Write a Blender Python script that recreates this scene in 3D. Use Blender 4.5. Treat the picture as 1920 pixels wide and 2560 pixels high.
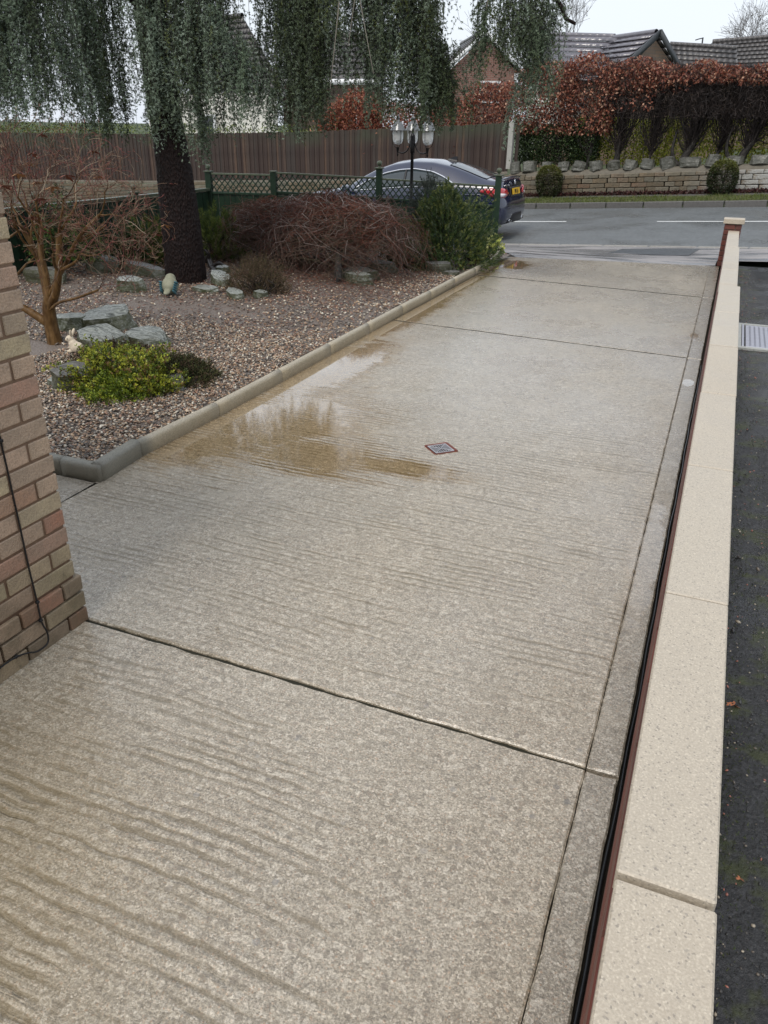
import bpy, bmesh, math, random
import numpy as np
from mathutils import Vector, Matrix, noise as mnoise
random.seed(7); rng = np.random.default_rng(11)
for o in list(bpy.data.objects): bpy.data.objects.remove(o)
scene = bpy.context.scene
COL = scene.collection
# ------------------------------------------------------------------ camera
CAMR = Matrix(((0.921323, -0.184513, 0.342226), (0.38855, 0.405532, -0.827389), (0.01388, 0.895264, 0.445319)))
cd = bpy.data.cameras.new('camera'); cam = bpy.data.objects.new('camera', cd); COL.objects.link(cam)
cd.sensor_fit = 'VERTICAL'; cd.sensor_height = 36; cd.lens = 36 * 1925 / 2560
cd.clip_start = .05; cd.clip_end = 900
cam.matrix_world = Matrix.Translation((0, 0, 1.82)) @ CAMR.to_4x4()
scene.camera = cam
scene.render.resolution_x = 768; scene.render.resolution_y = 1024
# ------------------------------------------------------------------ sky, sun, exposure
SUN_EL, SUN_AZ = math.radians(56), math.radians(188)
world = bpy.data.worlds.new('World'); scene.world = world; world.use_nodes = True
wn = world.node_tree; wn.nodes.clear()
wo = wn.nodes.new('ShaderNodeOutputWorld'); wm = wn.nodes.new('ShaderNodeMixShader')
b1 = wn.nodes.new('ShaderNodeBackground'); b2 = wn.nodes.new('ShaderNodeBackground')
sk = wn.nodes.new('ShaderNodeTexSky'); sk.sky_type = 'NISHITA'; sk.sun_disc = False
sk.sun_elevation = SUN_EL; sk.sun_rotation = SUN_AZ; sk.dust_density = 4; sk.air_density = 1.5
b1.inputs[1].default_value = .12
# overcast cloud layer: a little darker at the horizon, faintly mottled
tc = wn.nodes.new('ShaderNodeTexCoord'); nz = wn.nodes.new('ShaderNodeTexNoise'); nz.inputs['Scale'].default_value = 1.6; nz.inputs['Detail'].default_value = 4
rp = wn.nodes.new('ShaderNodeValToRGB')
rp.color_ramp.elements[0].position = .3; rp.color_ramp.elements[0].color = (.60, .645, .71, 1)
rp.color_ramp.elements[1].position = .72; rp.color_ramp.elements[1].color = (.655, .70, .765, 1)
wn.links.new(tc.outputs['Generated'], nz.inputs['Vector']); wn.links.new(nz.outputs['Fac'], rp.inputs[0])
wn.links.new(rp.outputs[0], b2.inputs[0]); b2.inputs[1].default_value = .98
wn.links.new(sk.outputs[0], b1.inputs[0]); wm.inputs[0].default_value = .86
wn.links.new(b1.outputs[0], wm.inputs[1]); wn.links.new(b2.outputs[0], wm.inputs[2]); wn.links.new(wm.outputs[0], wo.inputs[0])
sl = bpy.data.lights.new('sun', 'SUN'); sl.energy = 1.3; sl.angle = math.radians(24); sl.color = (1, .95, .87)
so = bpy.data.objects.new('sun', sl); COL.objects.link(so)
sd = Vector((math.sin(SUN_AZ) * math.cos(SUN_EL), math.cos(SUN_AZ) * math.cos(SUN_EL), math.sin(SUN_EL)))
so.rotation_euler = sd.to_track_quat('Z', 'Y').to_euler(); so.location = sd * 50
vs = scene.view_settings; vs.view_transform = 'Standard'; vs.look = 'None'; vs.gamma = 1; vs.exposure = 0.66; vs.use_curve_mapping = False

# ------------------------------------------------------------------ material helper
class M:
    def __init__(s, name):
        s.m = bpy.data.materials.new(name); s.m.use_nodes = True; s.t = s.m.node_tree; s.t.nodes.clear()
        s.out = s.t.nodes.new('ShaderNodeOutputMaterial'); s.b = s.t.nodes.new('ShaderNodeBsdfPrincipled')
        s.t.links.new(s.b.outputs[0], s.out.inputs[0])
    def set(s, sock, v):
        if hasattr(v, 'is_output'): s.t.links.new(v, sock)
        elif v is not None:
            if isinstance(v, (tuple, list)) and sock.type == 'RGBA' and len(v) == 3: v = (*v, 1)
            sock.default_value = v
    def n(s, typ, ins=None, **pr):
        nd = s.t.nodes.new('ShaderNode' + typ)
        for k, v in pr.items(): setattr(nd, k, v)
        for k, v in (ins or {}).items(): s.set(nd.inputs[k], v)
        return nd
    def pos(s): return s.n('NewGeometry').outputs['Position']
    def obj(s): return s.n('TexCoord').outputs['Object']
    def rand(s): return s.n('ObjectInfo').outputs['Random']
    def attr(s, name='Col'): return s.n('Attribute', attribute_name=name).outputs['Color']
    def map(s, v, sc=(1, 1, 1), rot=(0, 0, 0), loc=(0, 0, 0)):
        return s.n('Mapping', {'Vector': v, 'Scale': sc, 'Rotation': rot, 'Location': loc}).outputs[0]
    def noise(s, v, sc, det=3, ro=.5, dist=0):
        return s.n('TexNoise', {'Vector': v, 'Scale': sc, 'Detail': det, 'Roughness': ro, 'Distortion': dist}).outputs['Fac']
    def vor(s, v, sc, out='Distance', feature='F1'):
        return s.n('TexVoronoi', {'Vector': v, 'Scale': sc}, feature=feature).outputs[out]
    def ramp(s, f, stops, interp='LINEAR'):
        nd = s.n('ValToRGB', {0: f}); cr = nd.color_ramp; cr.interpolation = interp
        while len(cr.elements) < len(stops): cr.elements.new(.5)
        for e, (p, c) in zip(cr.elements, stops):
            e.position = p; c = (c, c, c) if isinstance(c, (int, float)) else c; e.color = (*c, 1)
        return nd.outputs[0]
    def mix(s, f, a, b, blend='MIX'):
        nd = s.n('Mix', data_type='RGBA', blend_type=blend, clamp_factor=True)
        s.set(nd.inputs[0], f); s.set(nd.inputs[6], a); s.set(nd.inputs[7], b); return nd.outputs[2]
    def math(s, op, a, b=0., c=0., clamp=False):
        nd = s.n('Math', {0: a, 1: b, 2: c}, operation=op, use_clamp=clamp); return nd.outputs[0]
    def xyz(s, v): return s.n('SeparateXYZ', {0: v}).outputs
    def sm(s, v, a, b, lo=0., hi=1.):
        return s.n('MapRange', {'Value': v, 'From Min': a, 'From Max': b, 'To Min': lo, 'To Max': hi}, interpolation_type='SMOOTHSTEP').outputs[0]
    def bump(s, h, st=.5, d=.01, nrm=None):
        nd = s.n('Bump', {'Height': h, 'Strength': st, 'Distance': d}); 
        if nrm is not None: s.set(nd.inputs['Normal'], nrm)
        return nd.outputs[0]
    def fin(s, base, rough=.6, normal=None, spec=.5, metal=0., **kw):
        s.set(s.b.inputs['Base Color'], base); s.set(s.b.inputs['Roughness'], rough)
        s.set(s.b.inputs['Specular IOR Level'], spec); s.set(s.b.inputs['Metallic'], metal)
        if normal is not None: s.set(s.b.inputs['Normal'], normal)
        for k, v in kw.items(): s.set(s.b.inputs[k.replace('_', ' ')], v)
        return s.m
def simple(name, col, rough=.6, nsc=30, var=.25, bump=.2, spec=.3, metal=0., useobj=True, bd=.003, **kw):
    m = M(name); v = m.obj() if useobj else m.pos(); n = m.noise(v, nsc, 4)
    hi = tuple(c * (1 + var) for c in col); lo = tuple(c * (1 - var) for c in col)
    c = m.ramp(n, [(.3, lo), (.7, hi)])
    r = m.rand(); c = m.mix(.5, c, m.mix(r, tuple(x * (1 - var * .7) for x in col), tuple(x * (1 + var * .7) for x in col)))
    return m.fin(c, rough, m.bump(n, bump, bd), spec, metal, **kw)
def attrmat(name, rough=.5, spec=.5, trans=0., bump=0, sss=0):
    m = M(name); c = m.attr()
    nrm = m.bump(m.noise(m.pos(), 60, 3), bump, .003) if bump else None
    mm = m.fin(c, rough, nrm, spec)
    if trans:
        tr = m.n('BsdfTranslucent', {'Color': c}); mx = m.n('MixShader', {0: trans, 1: m.b.outputs[0], 2: tr.outputs[0]})
        m.t.links.new(mx.outputs[0], m.out.inputs[0])
    return mm

# ------------------------------------------------------------------ object helpers
def tag(o, label=None, cat=None, group=None, kind=None):
    if label: o['label'] = label
    if cat: o['category'] = cat
    if group: o['group'] = group
    if kind: o['kind'] = kind
    return o
def empty(name, loc, label=None, cat=None, group=None, rz=0):
    o = bpy.data.objects.new(name, None); o.empty_display_size = .1; COL.objects.link(o); o.location = loc; o.rotation_euler.z = rz
    return tag(o, label, cat, group)
def link(name, me, parent=None, loc=None, rot=None, scale=None):
    o = bpy.data.objects.new(name, me); COL.objects.link(o)
    if parent is not None: o.parent = parent
    if loc is not None: o.location = loc
    if rot is not None: o.rotation_euler = rot
    if scale is not None: o.scale = scale
    return o
def npmesh(name, V, Fs, mat, smooth=False, col=None):
    V = np.asarray(V, dtype=np.float32); me = bpy.data.meshes.new(name)
    if not (isinstance(Fs, list) and isinstance(Fs[0], np.ndarray)): Fs = [Fs]
    Fs = [np.asarray(f, dtype=np.int32) for f in Fs if len(f)]
    nl = sum(f.size for f in Fs); npoly = sum(len(f) for f in Fs)
    me.vertices.add(len(V)); me.vertices.foreach_set('co', V.ravel())
    me.loops.add(nl); me.loops.foreach_set('vertex_index', np.concatenate([f.ravel() for f in Fs]))
    me.polygons.add(npoly)
    tot = np.concatenate([np.full(len(f), f.shape[1], np.int32) for f in Fs])
    st = np.concatenate([[0], np.cumsum(tot)[:-1]]).astype(np.int32)
    me.polygons.foreach_set('loop_start', st); me.polygons.foreach_set('loop_total', tot)
    if smooth: me.polygons.foreach_set('use_smooth', np.ones(npoly, bool))
    me.update(calc_edges=True); me.validate()
    if col is not None:
        ca = me.color_attributes.new('Col', 'FLOAT_COLOR', 'POINT')
        c4 = np.ones((len(V), 4), np.float32); c4[:, :3] = col; ca.data.foreach_set('color', c4.ravel())
    if mat: me.materials.append(mat)
    return me
def part(name, V, F, mat, parent=None, smooth=False, col=None):
    """mesh given in world coordinates; parent is an unrotated empty"""
    V = np.asarray(V, dtype=np.float64)
    if parent is not None:
        V = V - np.array(parent.location)
        R = parent.rotation_euler.z
        if R: c, s_ = math.cos(-R), math.sin(-R); V = V @ np.array([[c, s_, 0], [-s_, c, 0], [0, 0, 1]])
        return link(name, npmesh(name, V, F, mat, smooth, col), parent)
    o0 = V.mean(0); o0[2] = V[:, 2].min()
    return link(name, npmesh(name, V - o0, F, mat, smooth, col), None, o0)
BF = np.array([[0, 3, 2, 1], [4, 5, 6, 7], [0, 1, 5, 4], [1, 2, 6, 5], [2, 3, 7, 6], [3, 0, 4, 7]])
def boxv(c, d):
    x, y, z = [q / 2 for q in d]
    return np.array([[-x, -y, -z], [x, -y, -z], [x, y, -z], [-x, y, -z], [-x, -y, z], [x, -y, z], [x, y, z], [-x, y, z]]) + np.array(c)
_bc = {}
def chbox(d, ch, mat, key=0, jit=0.):
    """cached chamfered box mesh centred on the origin"""
    k = (tuple(round(q, 4) for q in d), ch, mat.name, key, jit)
    if k in _bc: return _bc[k]
    bm = bmesh.new(); bmesh.ops.create_cube(bm, size=1)
    for v in bm.verts:
        v.co = Vector((v.co.x * d[0], v.co.y * d[1], v.co.z * d[2]))
        if jit: v.co += Vector([random.uniform(-jit, jit) for _ in range(3)])
    if ch: bmesh.ops.bevel(bm, geom=list(bm.edges), offset=ch, segments=1, affect='EDGES', profile=.5)
    me = bpy.data.meshes.new('box'); bm.to_mesh(me); bm.free(); me.materials.append(mat); _bc[k] = me
    return me
def box(name, c, d, mat, parent=None, ch=0., rot=None, key=0, jit=0.):
    loc = Vector(c)
    if parent is not None: loc = loc - parent.location if not parent.get('local') else loc
    return link(name, chbox(d, ch, mat, key, jit), parent, loc, rot)
def bmobj(name, bm, mat, parent=None, smooth=False, loc=None, rot=None, mods=None):
    me = bpy.data.meshes.new(name); bm.to_mesh(me); bm.free(); me.materials.append(mat)
    if smooth:
        for p in me.polygons: p.use_smooth = True
    return link(name, me, parent, loc, rot)
def lathe(name, prof, mat, parent, loc=(0, 0, 0), seg=20, smooth=True, rot=None):
    V, F = [], []
    for r, z in prof:
        for i in range(seg): a = 2 * math.pi * i / seg; V.append((r * math.cos(a), r * math.sin(a), z))
    for j in range(len(prof) - 1):
        for i in range(seg): k = (i + 1) % seg; F.append((j * seg + i, j * seg + k, (j + 1) * seg + k, (j + 1) * seg + i))
    me = npmesh(name, V, F, mat, smooth)
    return link(name, me, parent, loc, rot)
def frame_of(T):
    T = T / (np.linalg.norm(T, axis=1, keepdims=True) + 1e-9)
    ref = np.where(np.abs(T[:, 2:3]) > .9, np.array([[1., 0, 0]]), np.array([[0, 0, 1.]]))
    A = np.cross(T, ref); A /= np.linalg.norm(A, axis=1, keepdims=True) + 1e-9
    return A, np.cross(T, A)
def tubes(lines, sides=4):
    """lines: [(pts(n,3), radii(n))] -> V,F quads"""
    Vs, Fs, off = [], [], 0
    ang = np.arange(sides) * 2 * np.pi / sides
    for P, r in lines:
        P = np.asarray(P, float); r = np.asarray(r, float)
        T = np.gradient(P, axis=0); A, B = frame_of(T)
        for i in range(1, len(P)):            # keep the frame from flipping
            if np.dot(A[i], A[i - 1]) < 0: A[i] *= -1; B[i] *= -1
        ring = P[:, None, :] + r[:, None, None] * (np.cos(ang)[None, :, None] * A[:, None, :] + np.sin(ang)[None, :, None] * B[:, None, :])
        n = len(P); Vs.append(ring.reshape(-1, 3))
        i = np.arange(n - 1)[:, None] * sides; j = np.arange(sides)[None, :]; j2 = (j + 1) % sides
        Fs.append(np.stack([i + j, i + j2, i + sides + j2, i + sides + j], -1).reshape(-1, 4) + off); off += n * sides
    return np.concatenate(Vs), np.concatenate(Fs)
def blades(O, D, L, W, kind='needle', fold=0.25):
    """thin leaves: needle = triangle, leaf = folded diamond"""
    O = np.asarray(O); N = len(O); D = D / (np.linalg.norm(D, axis=1, keepdims=True) + 1e-9)
    R = rng.normal(size=(N, 3)); S = np.cross(D, R); S /= np.linalg.norm(S, axis=1, keepdims=True) + 1e-9
    L = np.broadcast_to(L, N)[:, None]; W = np.broadcast_to(W, N)[:, None]
    if kind == 'needle':
        V = np.stack([O - S * W / 2, O + S * W / 2, O + D * L], 1).reshape(-1, 3); F = np.arange(3 * N).reshape(-1, 3)
    else:
        U = np.cross(S, D)
        V = np.stack([O, O + D * L * .5 + S * W / 2 + U * W * fold, O + D * L, O + D * L * .5 - S * W / 2 + U * W * fold], 1).reshape(-1, 3); F = np.arange(4 * N).reshape(-1, 4)
    return V, F
def pal(cols, N, rep, var=.18):
    cols = np.array(cols, float); c = cols[rng.integers(0, len(cols), N)] * (1 + rng.uniform(-var, var, (N, 1)))
    return np.repeat(c, rep, 0)
def rdir(N, up=0.):
    d = rng.normal(size=(N, 3)); d[:, 2] += up; return d / np.linalg.norm(d, axis=1, keepdims=True)
def fnoise(p, s=1., seed=0): return mnoise.noise(Vector((p[0] * s + seed, p[1] * s, p[2] * s)))
def text_mesh(s, size, depth, mat, name='lettering'):
    cu = bpy.data.curves.new('t', 'FONT'); cu.body = s; cu.size = size; cu.extrude = depth; cu.align_x = 'CENTER'; cu.align_y = 'CENTER'
    o = bpy.data.objects.new('t', cu); COL.objects.link(o); bpy.context.view_layer.update()
    me = bpy.data.meshes.new_from_object(o.evaluated_get(bpy.context.evaluated_depsgraph_get()))
    bpy.data.objects.remove(o); me.materials.clear(); me.materials.append(mat); me.name = name
    return me

# ------------------------------------------------------------------ terrain function
def sstep(t): t = min(1, max(0, t)); return t * t * (3 - 2 * t)
WK = [(12.8, 0), (14.5, .12), (17.4, .27), (20.2, .33), (20.3, .43), (21.5, .52), (22.2, .56), (40, .9), (300, 4)]
def wco(x, y): return .161 * x + .987 * y
def G(x, y):
    w = wco(x, y)
    z = WK[0][1]
    if w > 12.8:
        for (a, za), (b, zb) in zip(WK, WK[1:]):
            if w <= b: z = za + (zb - za) * (w - a) / (b - a); break
        else: z = WK[-1][1]
    return z + .067 * max(-26, min(14, x)) * sstep((w - 12.6) / 1.9)
def yw(x, w): return (w - .161 * x) / .987
UD = Vector((-.985, .161, -.066)).normalized()      # along the road, downhill (to the left)
VD = Vector((.161, .987, 0)).normalized()

# ------------------------------------------------------------------ ground materials
def concrete(name, tint=(1, 1, 1), ridge=1., far=False, pud=True, dark=1.):
    m = M(name); p = m.pos(); X, Y, Z = m.xyz(p)[0], m.xyz(p)[1], m.xyz(p)[2]
    big = m.noise(p, 1.1, 3); mid = m.noise(p, 7, 4, .6)
    # tamping ridges running across the drive
    warp = m.math('MULTIPLY', m.math('SUBTRACT', m.noise(p, 1.1, 1), .5), .10)
    yw_ = m.math('ADD', Y, warp)
    warp2 = m.math('MULTIPLY', m.math('SUBTRACT', m.noise(p, 9, 2), .5), .03); yw_ = m.math('ADD', yw_, warp2)
    v = m.n('CombineXYZ', {0: m.math('MULTIPLY', X, 1.1), 1: m.math('MULTIPLY', yw_, 46.), 2: 0.}).outputs[0]
    rid = m.noise(v, 1., 3, .55, .4)
    ridw = m.n('TexWave', {'Vector': m.n('CombineXYZ', {0: m.math('MULTIPLY', X, .25), 1: yw_, 2: 0.}).outputs[0], 'Scale': 7.5, 'Distortion': 1.3, 'Detail': 4., 'Detail Scale': 3.2}, bands_direction='Y').outputs['Fac']
    # ridges are strongest on the near left and in the middle stretch
    near = m.math('MULTIPLY', m.sm(Y, 2.4, 1.2), m.sm(X, -.15, -1.5))
    amp = m.math('ADD', .18, m.math('MULTIPLY', near, .95))
    amp = m.math('ADD', amp, m.math('MULTIPLY', m.math('MULTIPLY', m.sm(Y, 1.9, 2.6), m.sm(Y, 6.5, 4.0)), .42))
    amp = m.math('MULTIPLY', amp, m.sm(mid, .25, .65, .45, 1.25)); amp = m.math('MULTIPLY', amp, m.sm(m.noise(m.map(p, (1., 1.6, 1.)), 1.7, 3, .6), .36, .62, .35, 1.25))
    rh = m.math('ADD', m.math('MULTIPLY', rid, .72), m.math('MULTIPLY', ridw, .28))
    rh = m.math('MULTIPLY', m.math('SUBTRACT', rh, .5), m.math('MULTIPLY', amp, ridge))
    grit = m.noise(p, 130, 3, .7); agg = m.vor(p, 210); aggc = m.n('TexVoronoi', {'Vector': p, 'Scale': 210.}).outputs['Color']
    painted_pit = m.vor(p, 70)
    # colour
    base = m.ramp(big, [(.3, (.39, .33, .24)), (.52, (.44, .385, .30)), (.75, (.41, .38, .32))])
    base = m.mix(m.sm(mid, .35, .7), base, (.54, .475, .375))
    ac = m.ramp(m.xyz(aggc)[0], [(0, (.10, .095, .085)), (.16, (.21, .19, .16)), (.35, (.36, .33, .28)), (.74, (.46, .425, .36)), (.88, (.74, .70, .63)), (1., (.34, .2, .12))], 'LINEAR')
    base = m.mix(.62, base, ac)
    co = m.xyz(m.n('TexVoronoi', {'Vector': p, 'Scale': 62., 'Randomness': 1.}).outputs['Color'])[0]; base = m.mix(m.sm(co, .28, .0, 0, .5), base, (.17, .145, .11)); base = m.mix(m.sm(co, .78, 1., 0, .5), base, (.70, .655, .575))
    base = m.mix(m.sm(grit, .6, .38, 0, .55), base, (.13, .115, .09))
    base = m.mix(m.sm(painted_pit, .16, .05, 0, .55), base, (.07, .06, .045))
    big2 = m.vor(p, 24, 'Color'); bd2 = m.vor(p, 24)
    peb = m.math('MULTIPLY', m.sm(bd2, .3, .2), m.sm(m.xyz(big2)[0], .86, .9))
    base = m.mix(m.math('MULTIPLY', peb, .6), base, m.ramp(m.xyz(big2)[1], [(0, (.12, .12, .12)), (.5, (.25, .2, .15)), (.75, (.2, .2, .2)), (1, (.5, .46, .4))]))
    fg = m.noise(m.map(p, (1., 2.2, 1.)), 17, 4, .75); base = m.mix(m.math('MULTIPLY', m.sm(fg, .52, .36), m.sm(Y, 2., 7., .10, .45)), base, (.20, .18, .145)); base = m.mix(m.math('MULTIPLY', m.sm(fg, .55, .68), m.sm(Y, 2., 7., .08, .4)), base, (.60, .57, .51))
    # silt and moss in the grooves
    groove = m.sm(rh, .0, -.16)
    base = m.mix(m.math('MULTIPLY', groove, .62), base, (.13, .10, .05))
    # browner, mossier on the near left
    brn = m.math('MULTIPLY', m.math('MULTIPLY', m.sm(Y, 1.9, .9), m.sm(X, -.7, -1.7)), m.sm(big, .3, .65, .35, 1.))
    base = m.mix(m.math('MULTIPLY', brn, .55), base, (.22, .18, .11))
    st = m.sm(m.noise(m.map(p, (3, .5, 1)), 1.6, 4, .6), .55, .75)
    base = m.mix(m.math('MULTIPLY', st, m.math('MULTIPLY', m.sm(X, -.9, -.25), .35)), base, (.2, .165, .115))
    base = m.mix(1., base, (1.035, 1.0, .945), 'MULTIPLY')
    rough = m.math('ADD', m.sm(big, .35, .62, .13, .30), m.sm(mid, .3, .7, .0, .16))
    hgt = m.math('ADD', m.math('MULTIPLY', rh, 1.), m.math('ADD', m.math('MULTIPLY', m.math('SUBTRACT', grit, .5), .28), m.math('MULTIPLY', m.math('SUBTRACT', m.noise(p, 55, 3, .6), .5), .30)))
    hgt = m.math('ADD', hgt, m.math('MULTIPLY', m.sm(agg, .0, .5), -.05))
    nb = m.bump(hgt, 1., .012)
    if pud:
        def blob(cx, cy, rx, ry):
            a = m.math('POWER', m.math('DIVIDE', m.math('SUBTRACT', X, cx), rx), 2.); b = m.math('POWER', m.math('DIVIDE', m.math('SUBTRACT', Y, cy), ry), 2.)
            return m.math('SUBTRACT', 1., m.math('SQRT', m.math('ADD', a, b)))
        W = blob(-2.62, 4.35, .62, .85)
        for q in ((-2.1, 3.95, .5, .33), (-1.5, 3.98, .38, .15), (-2.9, 3.7, .3, .3), (-2.85, 5.8, .35, 1.2), (-3.0, 8.0, .2, 1.8), (-2.9, 12.0, .35, .5), (-3.05, 10.0, .12, 3.), (-.06, 3.45, .085, .75), (-.06, 6.6, .06, .14), (-.1, 8.3, .06, .2)):
            W = m.math('MAXIMUM', W, blob(*q))
        fr = m.noise(m.map(p, (.75, 1.7, 1)), 3.6, 7, .72)
        lvl = m.math('ADD', m.math('ADD', W, m.math('MULTIPLY', m.math('SUBTRACT', fr, .5), 1.9)), m.math('MULTIPLY', rh, -2.6))
        lvl = m.math('ADD', lvl, m.math('MULTIPLY', m.math('SUBTRACT', grit, .5), -.5))
        damp = m.sm(lvl, -.35, .25); water = m.sm(lvl, .10, .30)
        damp = m.math('MULTIPLY', damp, m.sm(X, -.8, -1.2, .35, 1.))
        base = m.mix(m.math('MULTIPLY', damp, .95), base, m.mix(1., base, (.74, .62, .45), 'MULTIPLY'))
        rough = m.n('Mix', {0: water, 2: rough, 3: .04}).outputs[0]
        hgt2 = m.math('MULTIPLY', hgt, m.math('SUBTRACT', 1., m.math('MULTIPLY', water, .985)))
        nb = m.bump(hgt2, 1., .012)
    if tint != (1, 1, 1): base = m.mix(1., base, tint, 'MULTIPLY')
    film = m.sm(m.noise(m.map(p, (1., .55, 1.)), .9, 4, .6), .34, .6, .45, 1.)
    cn = m.bump(hgt2 if pud else hgt, .38, .008)
    return m.fin(base, rough, nb, .45, Coat_Weight=film, Coat_Roughness=m.n('Mix', {0: water if pud else 0., 2: .16, 3: .03}).outputs[0], Coat_Normal=cn)
MAT_CONC = concrete('wet_concrete')
MAT_STRIP = concrete('channel_concrete', tint=(.86, .87, .89), ridge=.12)
def asphalt(name, col=(.075, .08, .085), wet=.5, moss=0.):
    m = M(name); p = m.pos(); X, Y = m.xyz(p)[0], m.xyz(p)[1]
    g = m.vor(p, 95); gc = m.n('TexVoronoi', {'Vector': p, 'Scale': 95.}).outputs['Color']; n1 = m.noise(p, .9, 4, .6); n2 = m.noise(p, 12, 4, .6)
    c = m.ramp(m.xyz(gc)[0], [(0, tuple(q * .5 for q in col)), (.7, tuple(q * 1.2 for q in col)), (1, tuple(q * 2.2 for q in col))])
    c = m.mix(m.sm(n2, .4, .7, 0, .4), c, tuple(q * 1.5 for q in col))
    if moss:
        mo = m.math('MULTIPLY', m.sm(m.noise(p, 5, 4, .65), .5, .62), m.sm(X, .75, .35)); c = m.mix(m.math('MULTIPLY', mo, moss), c, m.mix(n2, (.015, .02, .006), (.06, .07, .015)))
    r = m.sm(n1, .36, .66, .50, .27 if wet else .4)
    if moss: r = m.n('Mix', {0: m.math('MULTIPLY', m.sm(X, .3, .55), m.sm(m.noise(p, 2.2, 3), .38, .5)), 2: r, 3: .09}).outputs[0]
    h = m.math('ADD', m.math('MULTIPLY', m.noise(p, 75, 4, .75), .9), m.math('MULTIPLY', n2, .5))
    h = m.math('MULTIPLY', h, m.sm(n1, .42, .66, 1., .4))
    return m.fin(c, r, m.bump(h, 1. if moss else .8, .016 if moss else .008), .5)
MAT_ROAD = asphalt('road_asphalt', (.105, .112, .115)); MAT_DRIVE2 = asphalt('mossy_asphalt', (.020, .020, .021), moss=.9)
MAT_PATCH = asphalt('patch_asphalt', (.045, .05, .055)); 
m = M('footway_concrete'); p = m.pos(); n = m.noise(p, 3, 4, .6); a = m.noise(m.map(p, (.5, 4, 1)), 1.5, 4, .6)
c = m.mix(m.sm(a, .4, .62), m.mix(n, (.24, .22, .215), (.33, .31, .30)), (.13, .14, .155)); c = m.mix(m.sm(m.noise(p, 120, 2), .4, .65, 0, .35), c, (.12, .12, .12))
MAT_FOOT = m.fin(c, m.sm(a, .4, .6, .45, .12), m.bump(m.noise(p, 60, 3), .35, .006))
m = M('grass_verge_soil'); p = m.pos(); c = m.mix(m.noise(p, 8, 4), (.035, .045, .015), (.08, .075, .04)); MAT_SOIL_G = m.fin(c, .8, m.bump(m.noise(p, 30, 3), .6, .02))
m = M('terrain_grass'); p = m.pos(); c = m.mix(m.noise(p, 2, 4), (.03, .05, .015), (.06, .075, .03)); MAT_TERR = m.fin(c, .9, m.bump(m.noise(p, 10, 3), .6, .03))
m = M('garden_soil'); p = m.pos(); c = m.mix(m.noise(p, 9, 4), (.035, .02, .015), (.09, .058, .042)); c = m.mix(m.sm(m.vor(p, 70), .1, .4), c, (.17, .14, .12)); MAT_SOIL = m.fin(c, .55, m.bump(m.vor(p, 60), .8, .01))
MAT_WHITE = simple('road_paint', (.72, .73, .72), .4, 40, .15, .3)
MAT_KERB = simple('kerb_concrete', (.11, .105, .10), .45, 25, .3, .4)
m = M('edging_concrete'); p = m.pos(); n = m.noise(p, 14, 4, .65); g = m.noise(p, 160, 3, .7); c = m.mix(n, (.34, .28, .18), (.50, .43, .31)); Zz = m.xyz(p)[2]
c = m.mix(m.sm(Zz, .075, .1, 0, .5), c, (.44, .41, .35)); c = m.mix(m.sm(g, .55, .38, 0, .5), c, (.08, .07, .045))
c = m.mix(m.math('MULTIPLY', m.sm(m.xyz(p)[1], 3.62, 3.5), .6), c, (.10, .115, .11))
MAT_EDGE = m.fin(c, .5, m.bump(g, .6, .005))

# ------------------------------------------------------------------ setting: terrain, road, footway, verge
def sheet(name, xs, ws, mat, dz=0., useW=True, kind='structure', zf=None, parent=None):
    V = []
    for x in xs:
        for w in ws:
            y = yw(x, w) if useW else w
            V.append((x, y, (zf or G)(x, y) + dz))
    nx, nw = len(xs), len(ws); F = [(i * nw + j, (i + 1) * nw + j, (i + 1) * nw + j + 1, i * nw + j + 1) for i in range(nx - 1) for j in range(nw - 1)]
    o = part(name, V, F, mat, parent, smooth=True)
    if kind: o['kind'] = kind
    return o
xs_far = [-400, -200, -120, -80, -60, -45, -35] + list(np.arange(-28, 14.1, 1.)) + [20, 30, 45, 70, 120, 200, 400]
def Gg(x, y):
    w = wco(x, y); z = G(x, y)
    if w > 22.25: z += .42 * sstep((w - 22.25) / .2)
    return z - (.16 if w < 14.5 else .04)
sheet('ground', xs_far, [-60, -20, -5, 0, 6, 12, 12.6, 13.0, 13.4, 13.8, 14.2, 14.48, 14.52, 17.4, 20.2, 20.3, 21.5, 22.2, 22.3, 22.45, 24, 27, 32, 40, 60, 100, 180, 300, 500], MAT_TERR, 0, zf=Gg)
xs_r = list(np.arange(-60, 40, 2.))
sheet('road', xs_r, [14.5, 15.3, 16.2, 17.4, 18.5, 19.4, 20.2], MAT_ROAD)
for i, (a, b) in enumerate(((-13.3, -9.3), (-7.3, -3.28), (-1.36, 2.7), (4.7, 8.7))):
    sheet('road_marking', [a, (a + b) / 2, b], [17.36, 17.46], MAT_WHITE, .004)
sheet('verge', list(np.arange(-40, 24, 2.)), [20.45, 21.0, 21.35], MAT_SOIL_G, .005)
sheet('far_footway', list(np.arange(-40, 24, 2.)), [21.35, 21.8], MAT_KERB, .004)
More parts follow.
